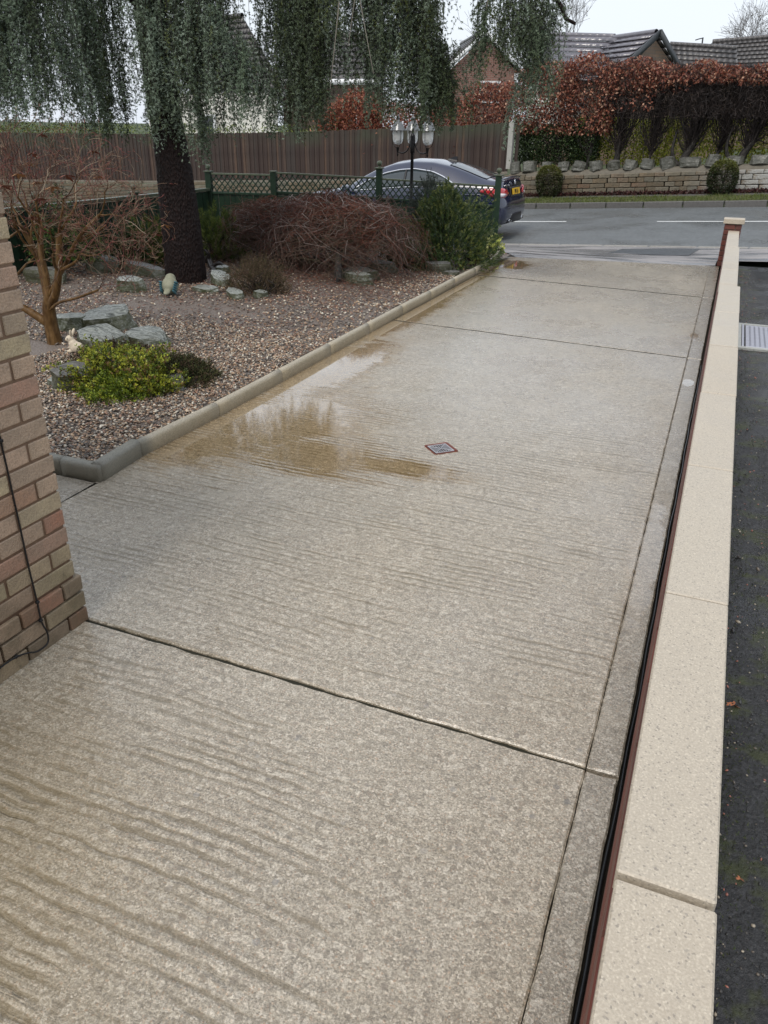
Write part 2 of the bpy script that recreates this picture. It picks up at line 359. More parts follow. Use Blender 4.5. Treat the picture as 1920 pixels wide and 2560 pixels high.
# footway between the drive end and the road
def ylow(x): return 13.36 + .2 * x if x > -3.3 else 12.0 + (x + 8.3) * .25 + .04
def foot_end(x): return ylow(max(-3.3, min(0, x))) if x > -3.4 else ylow(x)
xs = [-14, -12, -10, -8.3, -7, -6, -5, -4.2, -3.6, -3.31, -3, -2, -1, -.5, -.06]
V = []; NT = 9
for x in xs:
    y0 = ylow(x); y1 = yw(x, 14.5)
    for t in range(NT + 1): y = y0 + (y1 - y0) * t / NT; V.append((x, y, G(x, y) + .001 + (.0 if t else -.02)))
for x in [-.05, .25, 1.2, 2.5, 4]:
    y0 = 13.62; y1 = yw(x, 14.5)
    for t in range(NT + 1): y = y0 + (y1 - y0) * t / NT; V.append((x, y, G(x, y) + .001))
n = NT + 1; F = [(i * n + j, (i + 1) * n + j, (i + 1) * n + j + 1, i * n + j + 1) for i in range(len(V) // n - 1) for j in range(NT)]
o = part('footway', V, F, MAT_FOOT, smooth=True); o['kind'] = 'structure'
def quad_sheet(name, pts, mat, dz=.005, kind='structure', parent=None):
    (a, b, c, d) = [Vector(q) for q in pts]; V = []; N = 6
    for i in range(N + 1):
        for j in range(3):
            e = a.lerp(b, i / N); f = d.lerp(c, i / N); q = e.lerp(f, j / 2); V.append((q.x, q.y, G(q.x, q.y) + dz))
    F = [(i * 3 + j, (i + 1) * 3 + j, (i + 1) * 3 + j + 1, i * 3 + j + 1) for i in range(N) for j in range(2)]
    o = part(name, V, F, mat, parent, smooth=True); o['kind'] = kind; return o
quad_sheet('asphalt_patch', [(-1.78, 14.0), (-.5, 13.95), (-.35, 14.55), (-1.62, 14.62)], MAT_PATCH, .006)
MAT_GUT = simple('gutter_concrete', (.30, .29, .27), .3, 20, .25, .3, useobj=False)
# dropped kerb stones along the near edge of the road
ke = empty('dropped_kerb', (-2, yw(-2, 14.5), G(-2, 14.5)), 'row of flush grey kerb stones between footway and near side of the road', 'kerb'); del ke['category']; del ke['label']; ke['kind'] = 'structure'
for i in range(22):
    x = -12 + i * .8; y = yw(x, 14.5)
    o = box('kerb_stone', (x, y, G(x, y) - .06), (.775, .12, .14), MAT_GUT, ke, .006, (0, -.066 * -1 * -1, -.1618))
# far kerb
ke = empty('far_kerb', (-2, yw(-2, 20.25), G(-2, yw(-2, 20.25)))); ke['kind'] = 'structure'
for i in range(50):
    x = -24 + i * .9; y = yw(x, 20.28)
    box('kerb_stone', (x, y, G(x, y) - .03), (.885, .14, .17), MAT_KERB, ke, .012, (0, -.066, -.1618), key=i % 3, jit=.003)

# ------------------------------------------------------------------ driveway slabs with recessed joints
drv = empty('driveway', (-1.5, 5, 0)); drv['kind'] = 'structure'
under = sheet('sub_base', [-3.4, -1.5, -.012, -.008, .03], [-2, 2, 6, 10, 13.3], simple('joint_dirt', (.022, .018, .013), .8, 60, .3, .4, useobj=False), 0, useW=False, zf=lambda x, y: -.028 if x < -.01 else -.05, kind=None, parent=drv)
def wavy(a, b, n, axis, seed, amp=.003):
    pts = []
    for i in range(n + 1):
        t = i / n; p = [a[0] + (b[0] - a[0]) * t, a[1] + (b[1] - a[1]) * t]
        q = amp * (mnoise.noise(Vector((t * n * .35, seed * 3.7, 0))) * 2 + mnoise.noise(Vector((t * n * 1.1, seed * 9.1, 5)))) 
        p[axis] += q; pts.append(p)
    return pts
def slab(name, corners, mat, seed):
    """corners: near-left, near-right, far-right, far-left; broken edges, 50 mm thick with a worn arris"""
    a, b, c, d = corners
    def nn(p, q): return max(4, int(math.dist(p, q) / .03))
    loop = wavy(a, b, nn(a, b), 1, seed + .1) [:-1] + wavy(b, c, nn(b, c), 0, seed + .2, .0015)[:-1] + wavy(c, d, nn(c, d), 1, seed + .3)[:-1] + wavy(d, a, nn(d, a), 0, seed + .4, .0015)[:-1]
    n = len(loop); cx = sum(p[0] for p in loop) / n; cy = sum(p[1] for p in loop) / n
    V = []
    for (ins, z) in ((0, -.05), (0, -.006), (.006, 0)):
        for i, (x, y) in enumerate(loop):
            px, py = loop[i - 1]; qx, qy = loop[(i + 1) % n]; tx, ty = qx - px, qy - py; l = math.hypot(tx, ty) + 1e-9
            V.append((x - ty / l * ins, y + tx / l * ins, z))
    F4 = [(k * n + i, k * n + (i + 1) % n, (k + 1) * n + (i + 1) % n, (k + 1) * n + i) for k in range(2) for i in range(n)]
    me = bpy.data.meshes.new(name); V = [Vector(v) - drv.location for v in V]
    me.from_pydata(V, [], F4 + [list(range(2 * n, 3 * n))]); me.materials.append(mat)
    return link(name, me, drv)
JY = [-1.5, 1.955, 7.47, 10.62]
def xr(y): return -.098 - .0035 * max(0, y - 3)
def xl(y): return -3.085 - .006 * max(0, y - 4)
g = .0095
slab('slab', [(-2.35, -1.5), (xr(0), -1.5), (xr(2), 1.96 - g), (-2.35, 1.965 - g)], MAT_CONC, 1)
# second slab has a kinked left edge (follows the paving, then the garden edging)
def slab_poly(name, pts, mat, seed):
    loop = []
    for i, a in enumerate(pts):
        b = pts[(i + 1) % len(pts)]; k = max(3, int(math.dist(a, b) / .03)); ax = 1 if abs(b[0] - a[0]) > abs(b[1] - a[1]) else 0
        loop += wavy(a, b, k, ax, seed + i * .31, .0028 if ax else .0012)[:-1]
    n = len(loop); V = []
    for (ins, z) in ((0, -.05), (0, -.006), (.006, 0)):
        for i, (x, y) in enumerate(loop):
            px, py = loop[i - 1]; qx, qy = loop[(i + 1) % n]; tx, ty = qx - px, qy - py; l = math.hypot(tx, ty) + 1e-9
            V.append(Vector((x - ty / l * ins, y + tx / l * ins, z)) - drv.location)
    F4 = [(k * n + i, k * n + (i + 1) % n, (k + 1) * n + (i + 1) % n, (k + 1) * n + i) for k in range(2) for i in range(n)]
    me = bpy.data.meshes.new(name); me.from_pydata(V, [], F4 + [list(range(2 * n, 3 * n))]); me.materials.append(mat)
    return link(name, me, drv)
slab_poly('slab', [(-3.0, 1.968 + g), (xr(2), 1.955 + g), (xr(7.5), 7.42 - 2 * g), (-3.09, 7.66 - 2 * g), (-3.06, 3.5)], MAT_CONC, 2)
slab_poly('slab', [(-3.09, 7.66 + g), (xr(7.5), 7.42 + g), (xr(10.5), 10.56 - 3 * g), (-3.12, 10.83 - 3 * g)], MAT_CONC, 3)
slab_poly('slab', [(-3.12, 10.83 + 2.5 * g), (xr(10.5), 10.56 + 2.5 * g), (-.125, 13.34), (-3.26, 12.72)], MAT_CONC, 4)
for i, (a, b) in enumerate(((-1.5, 1.955), (1.955, 7.41), (7.41, 10.55), (10.55, 13.33))):
    slab_poly('edge_strip', [(xr(a) + .003, a + g), (.006, a + g), (.004, b - g), (xr(b) + .003, b - g)], MAT_STRIP, 20 + i)
MAT_FILL = simple('joint_moss', (.02, .019, .011), .75, 60, .4, .4, useobj=False)
for (xa_, ya_, xb_, yb_, w_, z_) in ((-3.0, 1.966, -.1, 1.955, .03, -.012), (-3.09, 7.66, -.115, 7.42, .05, -.0025), (-3.12, 10.83, -.125, 10.56, .09, -.002)):
    pts_ = [(xa_ + (xb_ - xa_) * i / 40, ya_ + (yb_ - ya_) * i / 40) for i in range(41)]; sh = -.0048 if ya_ > 5 else 0
    V = [(x, y + sh + sg * w_ / 2, z_ + .0012 * mnoise.noise(Vector((x * 7, y, 0)))) for x, y in pts_ for sg in (-1, 1)]
    part('joint_filler', V, [(2 * i, 2 * i + 2, 2 * i + 3, 2 * i + 1) for i in range(40)], MAT_FILL, drv)
# paving behind the brick pier, left of the second slab
slab_poly('paving', [(-4.6, 1.99), (-3.012, 1.99), (-3.012, 3.05), (-4.6, 3.04)], MAT_STRIP, 31)
# silt and a little mortar in the slot beside the wall
MAT_BLACK = simple('wet_black_rubber', (.012, .012, .013), .18, 30, .3, .1)
pts = [(.0165 + .002 * math.sin(y * 3.1) + .002 * math.sin(y * 11), y, -.012 + .004 * math.sin(y * 5)) for y in np.arange(-1, 7.3, .05)]
V, F = tubes([(pts, np.full(len(pts), .0052))], 8)
tag(part('hose', V, F, MAT_BLACK, smooth=True), 'long black hose lying in the slot between the driveway and the low wall', 'hose')

# ------------------------------------------------------------------ asphalt forecourt beyond the wall
o = sheet('neighbour_drive', list(np.arange(.15, 6.2, .5)), list(np.arange(-2, 13.7, .5)), MAT_DRIVE2, 0, useW=False, zf=lambda x, y: .0 + .01 * x); 
# loose gravel and moss tufts along the wall foot
N = 4200; x = .185 + np.abs(rng.normal(0, .16, N)); y = rng.uniform(.6, 13, N); s = rng.uniform(.0015, .0055, N) * (1 + (rng.random(N) > .97) * 1.2)
ICO = None
def ico(sub=1):
    bm = bmesh.new(); bmesh.ops.create_icosphere(bm, subdivisions=sub, radius=1); V = np.array([v.co[:] for v in bm.verts]); F = np.array([[v.index for v in f.verts] for f in bm.faces]); bm.free(); return V, F
def pebbles(P, size, flat, cols, var=.2):
    iv, jf = ico(1); N = len(P); nv = len(iv)
    a = rng.uniform(0, 2 * np.pi, N); c, s_ = np.cos(a), np.sin(a)
    sc = np.stack([size * rng.uniform(.9, 1.5, N), size * rng.uniform(.7, 1.1, N), size * flat * rng.uniform(.6, 1.1, N)], 1)
    V = iv[None] * sc[:, None, :] * (1 + rng.uniform(-.12, .12, (N, nv, 1)))
    t = rng.normal(0, .35, N)[:, None]; z = V[..., 2] + V[..., 0] * t; V[..., 2] = z
    X = V[..., 0] * c[:, None] - V[..., 1] * s_[:, None]; Y = V[..., 0] * s_[:, None] + V[..., 1] * c[:, None]
    V = np.stack([X, Y, V[..., 2]], -1) + P[:, None, :]
    F = (jf[None] + (np.arange(N) * nv)[:, None, None]).reshape(-1, 3)
    return V.reshape(-1, 3), F, pal(cols, N, nv, var)
MAT_PEB = attrmat('pebble_stone', .32, .5)
V, F, c = pebbles(np.stack([x, y, .012 + .01 * x], 1), s, .8, [(.06, .055, .05), (.03, .03, .03), (.12, .1, .08), (.04, .038, .035), (.05, .045, .04), (.02, .02, .02), (.08, .07, .06), (.3, .26, .2), (.03, .03, .03), (.07, .06, .05), (.28, .11, .08)])
o = part('grit', V, F, MAT_PEB, smooth=True, col=c); tag(o, 'loose grit and small stones scattered on the dark asphalt beside the wall', None, None, 'stuff')
N = 9000; cx = rng.uniform(.8, 9, 60); cl = rng.integers(0, 60, N); x = .20 + np.abs(rng.normal(0, .10, N)); y = cx[cl] + rng.normal(0, .16, N)
O = np.stack([x, y, np.full(N, .005)], 1); V, F = blades(O, rdir(N, 1.2), rng.uniform(.004, .014, N), .0035)
o = part('moss', V, F, attrmat('moss', .8), col=pal([(.03, .045, .01), (.05, .06, .015), (.02, .025, .008)], N, 3)); tag(o, 'dark green moss growing in tufts along the foot of the wall', None, None, 'stuff')
# manhole
MAT_STEEL = simple('galvanised_steel', (.42, .42, .47), .35, 15, .15, .15, metal=.6)
mh = empty('manhole_cover', (.62, 8.5, .01), 'rectangular steel inspection cover with a raised tread pattern in a concrete surround', 'manhole cover')
sur = simple('surround_concrete', (.33, .34, .32), .5)
for c_, d_ in (((.62, 9.04, .013), (.70, .06, .03)), ((.62, 7.96, .013), (.70, .06, .03)), ((.30, 8.5, .013), (.06, 1.02, .03)), ((.96, 8.5, .013), (.06, 1.02, .03))): box('surround', c_, d_, sur, mh, .004)
box('plate', (.65, 8.5, .018), (.56, .98, .012), MAT_STEEL, mh, .002); box('frame', (.345, 8.5, .018), (.022, 1.0, .02), MAT_STEEL, mh, .002)
TV, TF = [], []
for i in range(12):
    for j in range(24):
        x = .41 + i * .044; y = 8.05 + j * .038; r = .016; a = .7 if (i + j) % 2 else -.7
        dx, dy = math.cos(a) * r, math.sin(a) * r; k = len(TV)
        TV += [(x - dx, y - dy, .0245), (x + dy * .25, y - dx * .25, .0275), (x + dx, y + dy, .0245), (x - dy * .25, y + dx * .25, .0275)]; TF.append((k, k + 1, k + 2, k + 3))
o = part('tread', TV, TF, MAT_STEEL, mh); o['kind'] = 'stuff'

# ------------------------------------------------------------------ right hand garden wall with copings and end pillar
m = M('coping_concrete'); p = m.pos(); v1 = m.n('TexVoronoi', {'Vector': p, 'Scale': 300.}); v2 = m.n('TexVoronoi', {'Vector': p, 'Scale': 95.}); n = m.noise(p, 5, 4, .6)
c = m.mix(n, (.39, .33, .255), (.49, .43, .345)); rr = m.rand(); c = m.mix(m.math('MULTIPLY', rr, .5), c, (.46, .43, .37))
c = m.mix(m.sm(m.xyz(v1.outputs['Color'])[0], .7, .95, 0, .5), c, (.62, .55, .44)); c = m.mix(m.math('MULTIPLY', m.sm(m.xyz(v1.outputs['Color'])[1], .93, .97), .5), c, (.13, .12, .11))
dd = m.math('MULTIPLY', m.sm(m.xyz(v2.outputs['Color'])[0], .94, .96), m.sm(v2.outputs['Distance'], .3, .2)); c = m.mix(m.math('MULTIPLY', dd, .45), c, (.18, .165, .155))
c = m.mix(m.sm(m.noise(p, 240, 2), .62, .4, 0, .22), c, (.2, .16, .11))
MAT_COPE = m.fin(c, m.sm(n, .3, .7, .4, .6), m.bump(m.noise(p, 150, 3, .6), .35, .004))
m = M('red_brick'); p = m.obj(); n = m.noise(p, 25, 4, .6); c = m.mix(n, (.085, .022, .016), (.20, .052, .034)); c = m.mix(m.rand(), c, m.mix(n, (.05, .02, .015), (.12, .035, .026)))
MAT_RED = m.fin(c, .5, m.bump(m.noise(p, 90, 3), .4, .004))
MAT_MORT = simple('mortar', (.12, .10, .08), .8, 60, .3, .4)
gw = empty('garden_wall', (.1, 6.6, 0), 'low brick wall capped with long pale concrete copings beside the driveway', 'wall')
LV = [(.75, [0., .93, 1.86, 2.80, 3.75, 4.72, 5.72, 6.82]), (.62, [6.82, 7.75, 8.63, 9.1, 10.5]), (.52, [10.5, 11.4, 12.2, 12.95, 13.345])]
LV[0][1].insert(0, -.93)
for h, ys in LV:
    for a, b in zip(ys, ys[1:]):
        gap = (.0075 if a < 3 else .012) if abs(a - .93) > .01 else .014
        dx = random.uniform(-.0015, .0015); box('coping_stone', (.105 + dx, (a + b) / 2 + gap / 2, h - .025 + random.uniform(-.001, .001)), (.153, b - a - gap, .05), MAT_COPE, gw, .0035, (0, 0, random.uniform(-.0012, .0012)))
    a, b = ys[0], ys[-1]
    V = boxv((.105, (a + b) / 2 - .02, h / 2 - .065), (.148, b - a - .004, h - .034)); part('mortar_core', V, BF, MAT_MORT, gw)
    nc = int((h - .055) / .075); top = h - .052
    if b > 0:
        for k in range(nc):
            z = top - .0325 - k * .075
            if z < .03: break
            y = a + (.1125 if k % 2 else 0)
            while y < b - .06:
                L = min(.215, b - y)
                if k < 3 or h < .6: box('brick', (.103, y + L / 2, z), (.158, L, .065), MAT_RED, gw, .003)
                y += .225
            if not (k < 3 or h < .6):
                V = boxv((.103, (a + b) / 2, z), (.157, b - a - .01, .063)); part('brickwork', V, BF, MAT_RED, gw)
pl = empty('gate_pillar', (.08, 13.46, 0), 'short red brick pillar with a flat pale cap at the road end of the wall', 'pillar')
part('mortar_core', boxv((.08, 13.465, .30), (.235, .205, .62)), BF, MAT_MORT, pl)
for k in range(8):
    z = .035 + k * .0765
    for (x0_, x1_) in (((-.04, .112), (.122, .202)) if k % 2 else ((-.04, .04), (.05, .202))):
        for yy in (13.402, 13.514): box('brick', ((x0_ + x1_) / 2, yy, z), (x1_ - x0_, .102, .066), MAT_RED, pl, .003)
box('cap', (.083, 13.458, .652), (.295, .27, .07), MAT_COPE, pl, .005)

# ------------------------------------------------------------------ house corner, left foreground
m = M('buff_brick'); p = m.obj(); n = m.noise(p, 9, 4, .6); g_ = m.noise(p, 120, 3, .7); r = m.rand()
c = m.ramp(r, [(0, (.45, .33, .225)), (.2, (.52, .36, .25)), (.4, (.36, .27, .19)), (.6, (.50, .41, .25)), (.82, (.44, .28, .20)), (.96, (.40, .19, .12)), (1, (.37, .27, .17))])
c = m.mix(m.sm(n, .35, .7, 0, .45), c, (.26, .205, .15)); c = m.mix(m.sm(g_, .62, .35, 0, .35), c, (.12, .09, .065))
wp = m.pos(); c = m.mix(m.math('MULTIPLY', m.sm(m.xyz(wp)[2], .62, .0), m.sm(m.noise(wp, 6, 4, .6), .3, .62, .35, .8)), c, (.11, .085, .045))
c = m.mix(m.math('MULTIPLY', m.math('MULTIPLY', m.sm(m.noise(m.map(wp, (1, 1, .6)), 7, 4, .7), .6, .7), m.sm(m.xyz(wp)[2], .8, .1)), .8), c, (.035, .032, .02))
MAT_BUFF = m.fin(c, .62, m.bump(m.math('ADD', g_, n), .9, .006))
MAT_BMORT = simple('buff_mortar', (.20, .13, .085), .8, 60, .25, .5, useobj=False)
hw = empty('house_wall', (-2.3, 1.2, 0), 'corner of a buff and pink brick house wall in the left foreground', 'wall')
X0 = -2.132; YC = 1.955; CH = .0745; BL = .2115
part('mortar_core', boxv((X0 - .115, .70, 1.3), (.222, 2.49, 2.8)), BF, MAT_BMORT, hw)
part('mortar_core', boxv((X0 - 1.15, YC - .118, 1.3), (1.9, .222, 2.8)), BF, MAT_BMORT, hw)
SV, SF = [], []
for k in range(36):
    z = .028 + k * CH; pr = .010 if k < 3 else 0.; off = 0 if k % 2 else 1
    y = YC + pr + (.008 if k < 3 else 0); first = True
    while y > -.55:
        L = (BL / 2 - .01) if (first and off) else (BL - .010); first = False
        yc = y - L / 2; xj = random.uniform(-.0012, .0012)
        if k < 29 and y > -.1:
            box('brick', (X0 - .0505 + pr + xj, yc, z), (.102, L, .0645), MAT_BUFF, hw, .0035, (random.uniform(-.004, .004), 0, random.uniform(-.006, .006)), key=k % 3, jit=.0008)
        else:
            v = boxv((X0 - .0505 + pr, yc, z), (.102, L, .0645)); SF.append(BF + len(SV) * 8); SV.append(v)
        y -= L + .010
    x = X0 - .105 - .01
    L0 = BL - .01 if off else BL / 2 - .01; x = X0 - (0 if False else .11)
    while x > X0 - 1.8:
        L = L0; L0 = BL - .01; v = boxv((x - L / 2, YC - .051 + pr, z), (L, .102, .0645)); SF.append(BF + len(SV) * 8); SV.append(v); x -= L + .01
o = part('brickwork', np.concatenate(SV), np.concatenate(SF), MAT_BUFF, hw); o['kind'] = 'stuff'
# cable
cb = empty('cable', (X0, 1.6, 0), 'thin black cable clipped down the brick wall and curling at its foot', 'cable')
def on(y, z, o_=.006): return (X0 + o_ + (.01 if z < .235 else 0), y, z)
cp = [on(1.742, 1.9), on(1.743, 1.4), on(1.744, 1.1), on(1.745, .863), on(1.746, .77), on(1.746, .646), on(1.746, .503), on(1.745, .365), on(1.740, .22), on(1.737, .135, .01), on(1.750, .075, .012), on(1.738, .035, .014), on(1.689, .032, .014), on(1.647, .052, .012), on(1.60, .066, .01), on(1.54, .07, .01), on(1.42, .06, .01), on(1.2, .05, .01), on(.4, .05, .01)]
def spline(pts, n=8):
    P = [Vector(q) for q in pts]; P = [P[0] * 2 - P[1]] + P + [P[-1] * 2 - P[-2]]; out = []
    for i in range(1, len(P) - 2):
        for t in range(n):
            t /= n; a, b, c, d = P[i - 1:i + 3]; out.append(.5 * ((2 * b) + (c - a) * t + (2 * a - 5 * b + 4 * c - d) * t * t + (3 * b - 3 * c + d - a) * t ** 3))
    out.append(P[-2]); return [tuple(q) for q in out]
q = spline(cp, 8); V, F = tubes([(q, np.full(len(q), .0035))], 8); part('wire', V, F, MAT_BLACK, cb, True)
for (y, z) in ((1.740, .22), (1.737, .14), (1.60, .066), (1.745, .86)): box('clip', on(y, z, .007), (.012, .014, .012), MAT_BLACK, cb, .002)
# leaf litter puddle bit at corner: small broken plastic
# ------------------------------------------------------------------ drain in the drive
dr = empty('drain_grate', (-1.42, 4.37, 0), 'square terracotta gully with a grey slotted grate sunk in the driveway', 'drain'); dr['local'] = 1
MAT_TERRA = simple('terracotta_plastic', (.13, .028, .014), .45, 30, .3, .3); MAT_GREY = simple('grey_plastic', (.40, .40, .43), .4, 30, .15, .2)
dr.rotation_euler.z = math.radians(45.5); dr.location.z = 0; s = .158
for (x, y, lx, ly) in ((0, s / 2, s, .009), (0, -s / 2, s, .009), (s / 2, 0, .009, s - .009), (-s / 2, 0, .009, s - .009)): box('frame_bar', (x, y, -.005), (lx, ly, .018), MAT_TERRA, dr, .002)
ox = oy = -.005; q = .062; MAT_PIT_SHADE = simple('drain_shade', (.004, .004, .004), .6)
box('painted_pit', (0, 0, .0012), (s - .01, s - .01, .002), MAT_PIT_SHADE, dr)  # flat black sheet over the slab paints the shade inside the gully
box('frame_lip', (s / 2 - .011, -.004, .003), (.013, s - .02, .006), MAT_TERRA, dr, .001); box('frame_lip', (-.004, s / 2 - .011, .003), (s - .02, .013, .006), MAT_TERRA, dr, .001)
def bar(x, y, lx, ly, z=.0042, rot=0): box('grate_bar', (x + ox, y + oy, z), (lx, ly, .004), MAT_GREY, dr, .0006, (0, 0, rot))
for sg in (-1, 1): bar(0, sg * q, 2 * q + .004, .0045); bar(sg * q, 0, .0045, 2 * q + .004)
for a in (45, -45): bar(0, 0, 2 * q * 1.36, .0034, .0044 if a > 0 else .0040, math.radians(a))
for k in (.0, .0155, .031, .0465):
    for t_ in ((-1, 1) if k else (1,)):
        L = q - max(k, .012); c_ = (q + max(k, .012)) / 2
        for sg in (-1, 1): bar(sg * c_, t_ * k, L, .0030, .0039); bar(t_ * k, sg * c_, .0030, L, .0037)

# ------------------------------------------------------------------ garden edging
ed = empty('garden_edging', (-3.1, 6, 0), 'line of round-topped concrete edging stones between gravel bed and driveway', 'edging')
EP = [(-3.045, 3.47), (-3.03, 4.29), (-3.045, 5.2), (-3.06, 6.1), (-3.08, 7.0), (-3.10, 7.95), (-3.11, 8.9), (-3.13, 9.87), (-3.13, 10.8), (-3.14, 11.6), (-3.20, 12.2), (-3.29, 12.72)]
def edging(a, b, last=0, top=.1, w=.058, lift=0., gp=.004):
    a = Vector((*a, 0)); b = Vector((*b, 0)); d = (b - a); L = d.length; d.normalize(); nrm = Vector((-d.y, d.x, 0)) # left side
    prof = [(0, -.05), (0, top - .03), (.006, top - .012), (.02, top - .002), (w - .02, top), (w - .005, top - .01), (w, top - .03), (w, -.05)]
    V = []; n = len(prof); S = 6
    for i in range(S + 1):
        t = gp + (L - 2 * gp) * i / S
        for (u, z) in prof:
            q_ = a + d * t + nrm * u; V.append((q_.x, q_.y, z + lift + .0015 * fnoise(q_, 9)))
    F = [(i * n + j, (i + 1) * n + j, (i + 1) * n + (j + 1) % n, i * n + (j + 1) % n) for i in range(S) for j in range(n)]
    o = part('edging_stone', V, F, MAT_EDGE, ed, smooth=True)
    bm = bmesh.new(); bm.from_mesh(o.data); bmesh.ops.holes_fill(bm, edges=[e for e in bm.edges if e.is_boundary]); bm.to_mesh(o.data); bm.free(); return o
for i, (a, b) in enumerate(zip(EP, EP[1:])): edging(a, b, lift=(.03 * max(0, i - 8)) if False else 0)
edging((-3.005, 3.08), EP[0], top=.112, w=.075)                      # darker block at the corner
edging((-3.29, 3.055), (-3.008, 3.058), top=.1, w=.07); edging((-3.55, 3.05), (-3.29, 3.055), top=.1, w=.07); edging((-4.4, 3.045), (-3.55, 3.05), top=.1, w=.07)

# ------------------------------------------------------------------ gravel bed
def gz(x, y): return .055 + .025 * fnoise((x, y, 0), 1.1) + .05 * sstep((y - 6) / 3) * sstep((-3.4 - x) / 1.2)
o = sheet('garden_bed', list(np.arange(-8.32, -3.1, .08)), list(np.arange(3.1, 12.75, .12)), MAT_SOIL, 0, useW=False, zf=lambda x, y: gz(x, y) - .012)
def inbed(x, y): return (x < -3.13 - .002 * (y - 3)) & (x > -8.25) & (y > 3.14) & (y < 12.6 + .25 * (x + 3.6))
def scatter(N, x0, x1, y0, y1): x = rng.uniform(x0, x1, N); y = rng.uniform(y0, y1, N); k = inbed(x, y); return x[k], y[k]
xa, ya = scatter(27000, -5.2, -3.1, 3.1, 6.6); xb, yb = scatter(21000, -8.3, -3.1, 5.2, 10.5); xc, yc = scatter(5000, -8.3, -3.1, 9, 12.7)
k = (ya < 6.0) | (rng.random(len(xa)) > (ya - 6.0) / .6); xa, ya = xa[k], ya[k]
k = ~((xb > -5.2) & (yb < 6.0)); xb, yb = xb[k], yb[k]
X = np.concatenate([xa, xb, xc]); Y = np.concatenate([ya, yb, yc]); S = np.concatenate([rng.uniform(.007, .0125, len(xa)), rng.uniform(.009, .0145, len(xb)), rng.uniform(.011, .016, len(xc))])
# needle mulch lies thick round the cedar, under the maples and in a band across the bed
mul = np.array([fnoise((x, y, 0), .9, 3) * .5 + .95 * math.exp(-((x + 4.9) ** 2 / 1.3 + (y - 9.3) ** 2 / .7)) + .8 * math.exp(-((x + 5.6) ** 2 / 1.0 + (y - 6.9) ** 2 / .12)) for x, y in zip(X, Y)])
mul = mul + .26 * np.clip((Y - 6.2) / .8, 0, 1) * np.clip((-3.9 - X) / .5, 0, 1)
keep = rng.random(len(X)) > np.clip(mul * 1.15 - .12, 0, .88); X, Y, S = X[keep], Y[keep], S[keep]
Z = np.array([gz(x, y) for x, y in zip(X, Y)]) + rng.uniform(-.004, .008, len(X))
V, F, c = pebbles(np.stack([X, Y, Z], 1), S, .62, [(.31, .205, .13), (.22, .14, .09), (.37, .25, .155), (.13, .095, .07), (.20, .18, .155), (.42, .34, .25), (.07, .058, .05), (.26, .15, .10), (.10, .078, .06), (.16, .125, .10), (.55, .50, .41)], .3)
tag(part('gravel', V, F, MAT_PEB, smooth=True, col=c), 'rounded tan, grey and pinkish gravel covering the garden bed', None, None, 'stuff')
N = 26000; x = np.concatenate([rng.normal(-4.9, .9, N // 2), rng.uniform(-8, -3.6, N // 2)]); y = np.concatenate([rng.normal(9.3, .8, N // 2), rng.uniform(6.2, 12, N // 2)]); k = inbed(x, y); x, y = x[k], y[k]
z = np.array([gz(a, b) for a, b in zip(x, y)]) + .006 + rng.uniform(0, .006, len(x)); d = rdir(len(x)); d[:, 2] *= .15
V, F = blades(np.stack([x, y, z], 1), d, rng.uniform(.02, .06, len(x)), .006, 'leaf')
tag(part('leaf_litter', V, F, attrmat('litter', .6), col=pal([(.12, .045, .03), (.20, .07, .04), (.08, .04, .03), (.05, .03, .025), (.15, .08, .05)], len(x), 4)), 'fallen needles and shredded red-brown leaves lying over the gravel', None, None, 'stuff')

# ================================================================== rocks, figurines, small garden things
def slate_mat(name, a, b, moss=.4):
    m = M(name); p = m.obj(); r = m.rand()
    v = m.map(p, (1.6, 11, 14), (.25, .15, .2)); n = m.noise(v, 1.5, 5, .6, .7); n2 = m.noise(p, 30, 4, .65)
    c = m.ramp(n, [(.34, tuple(q * .25 for q in a)), (.42, a), (.47, b), (.52, tuple(q * .5 for q in a)), (.56, b), (.63, tuple(q * .7 for q in a)), (.68, tuple(min(.75, q * 1.35) for q in b))]); c = m.mix(m.sm(n2, .35, .65, 0, .35), c, tuple(q * .5 for q in a))
    nz = m.xyz(m.n('NewGeometry').outputs['Normal'])[2]
    mo = m.math('MULTIPLY', m.sm(nz, .78, .35), m.sm(n2, .3, .6, .4, 1.)); c = m.mix(m.math('MULTIPLY', mo, moss), c, (.05, .055, .022))
    return m.fin(c, m.sm(n2, .3, .7, .26, .5), m.bump(m.math('ADD', n, m.math('MULTIPLY', n2, .4)), .9, .015), .5)
MAT_SLATE = slate_mat('green_slate', (.14, .15, .13), (.36, .375, .34), .95); MAT_GREYROCK = slate_mat('grey_rock', (.10, .095, .085), (.17, .165, .15), .8)
MAT_CAPROCK = slate_mat('limestone_rock', (.085, .082, .072), (.15, .145, .13), .3)
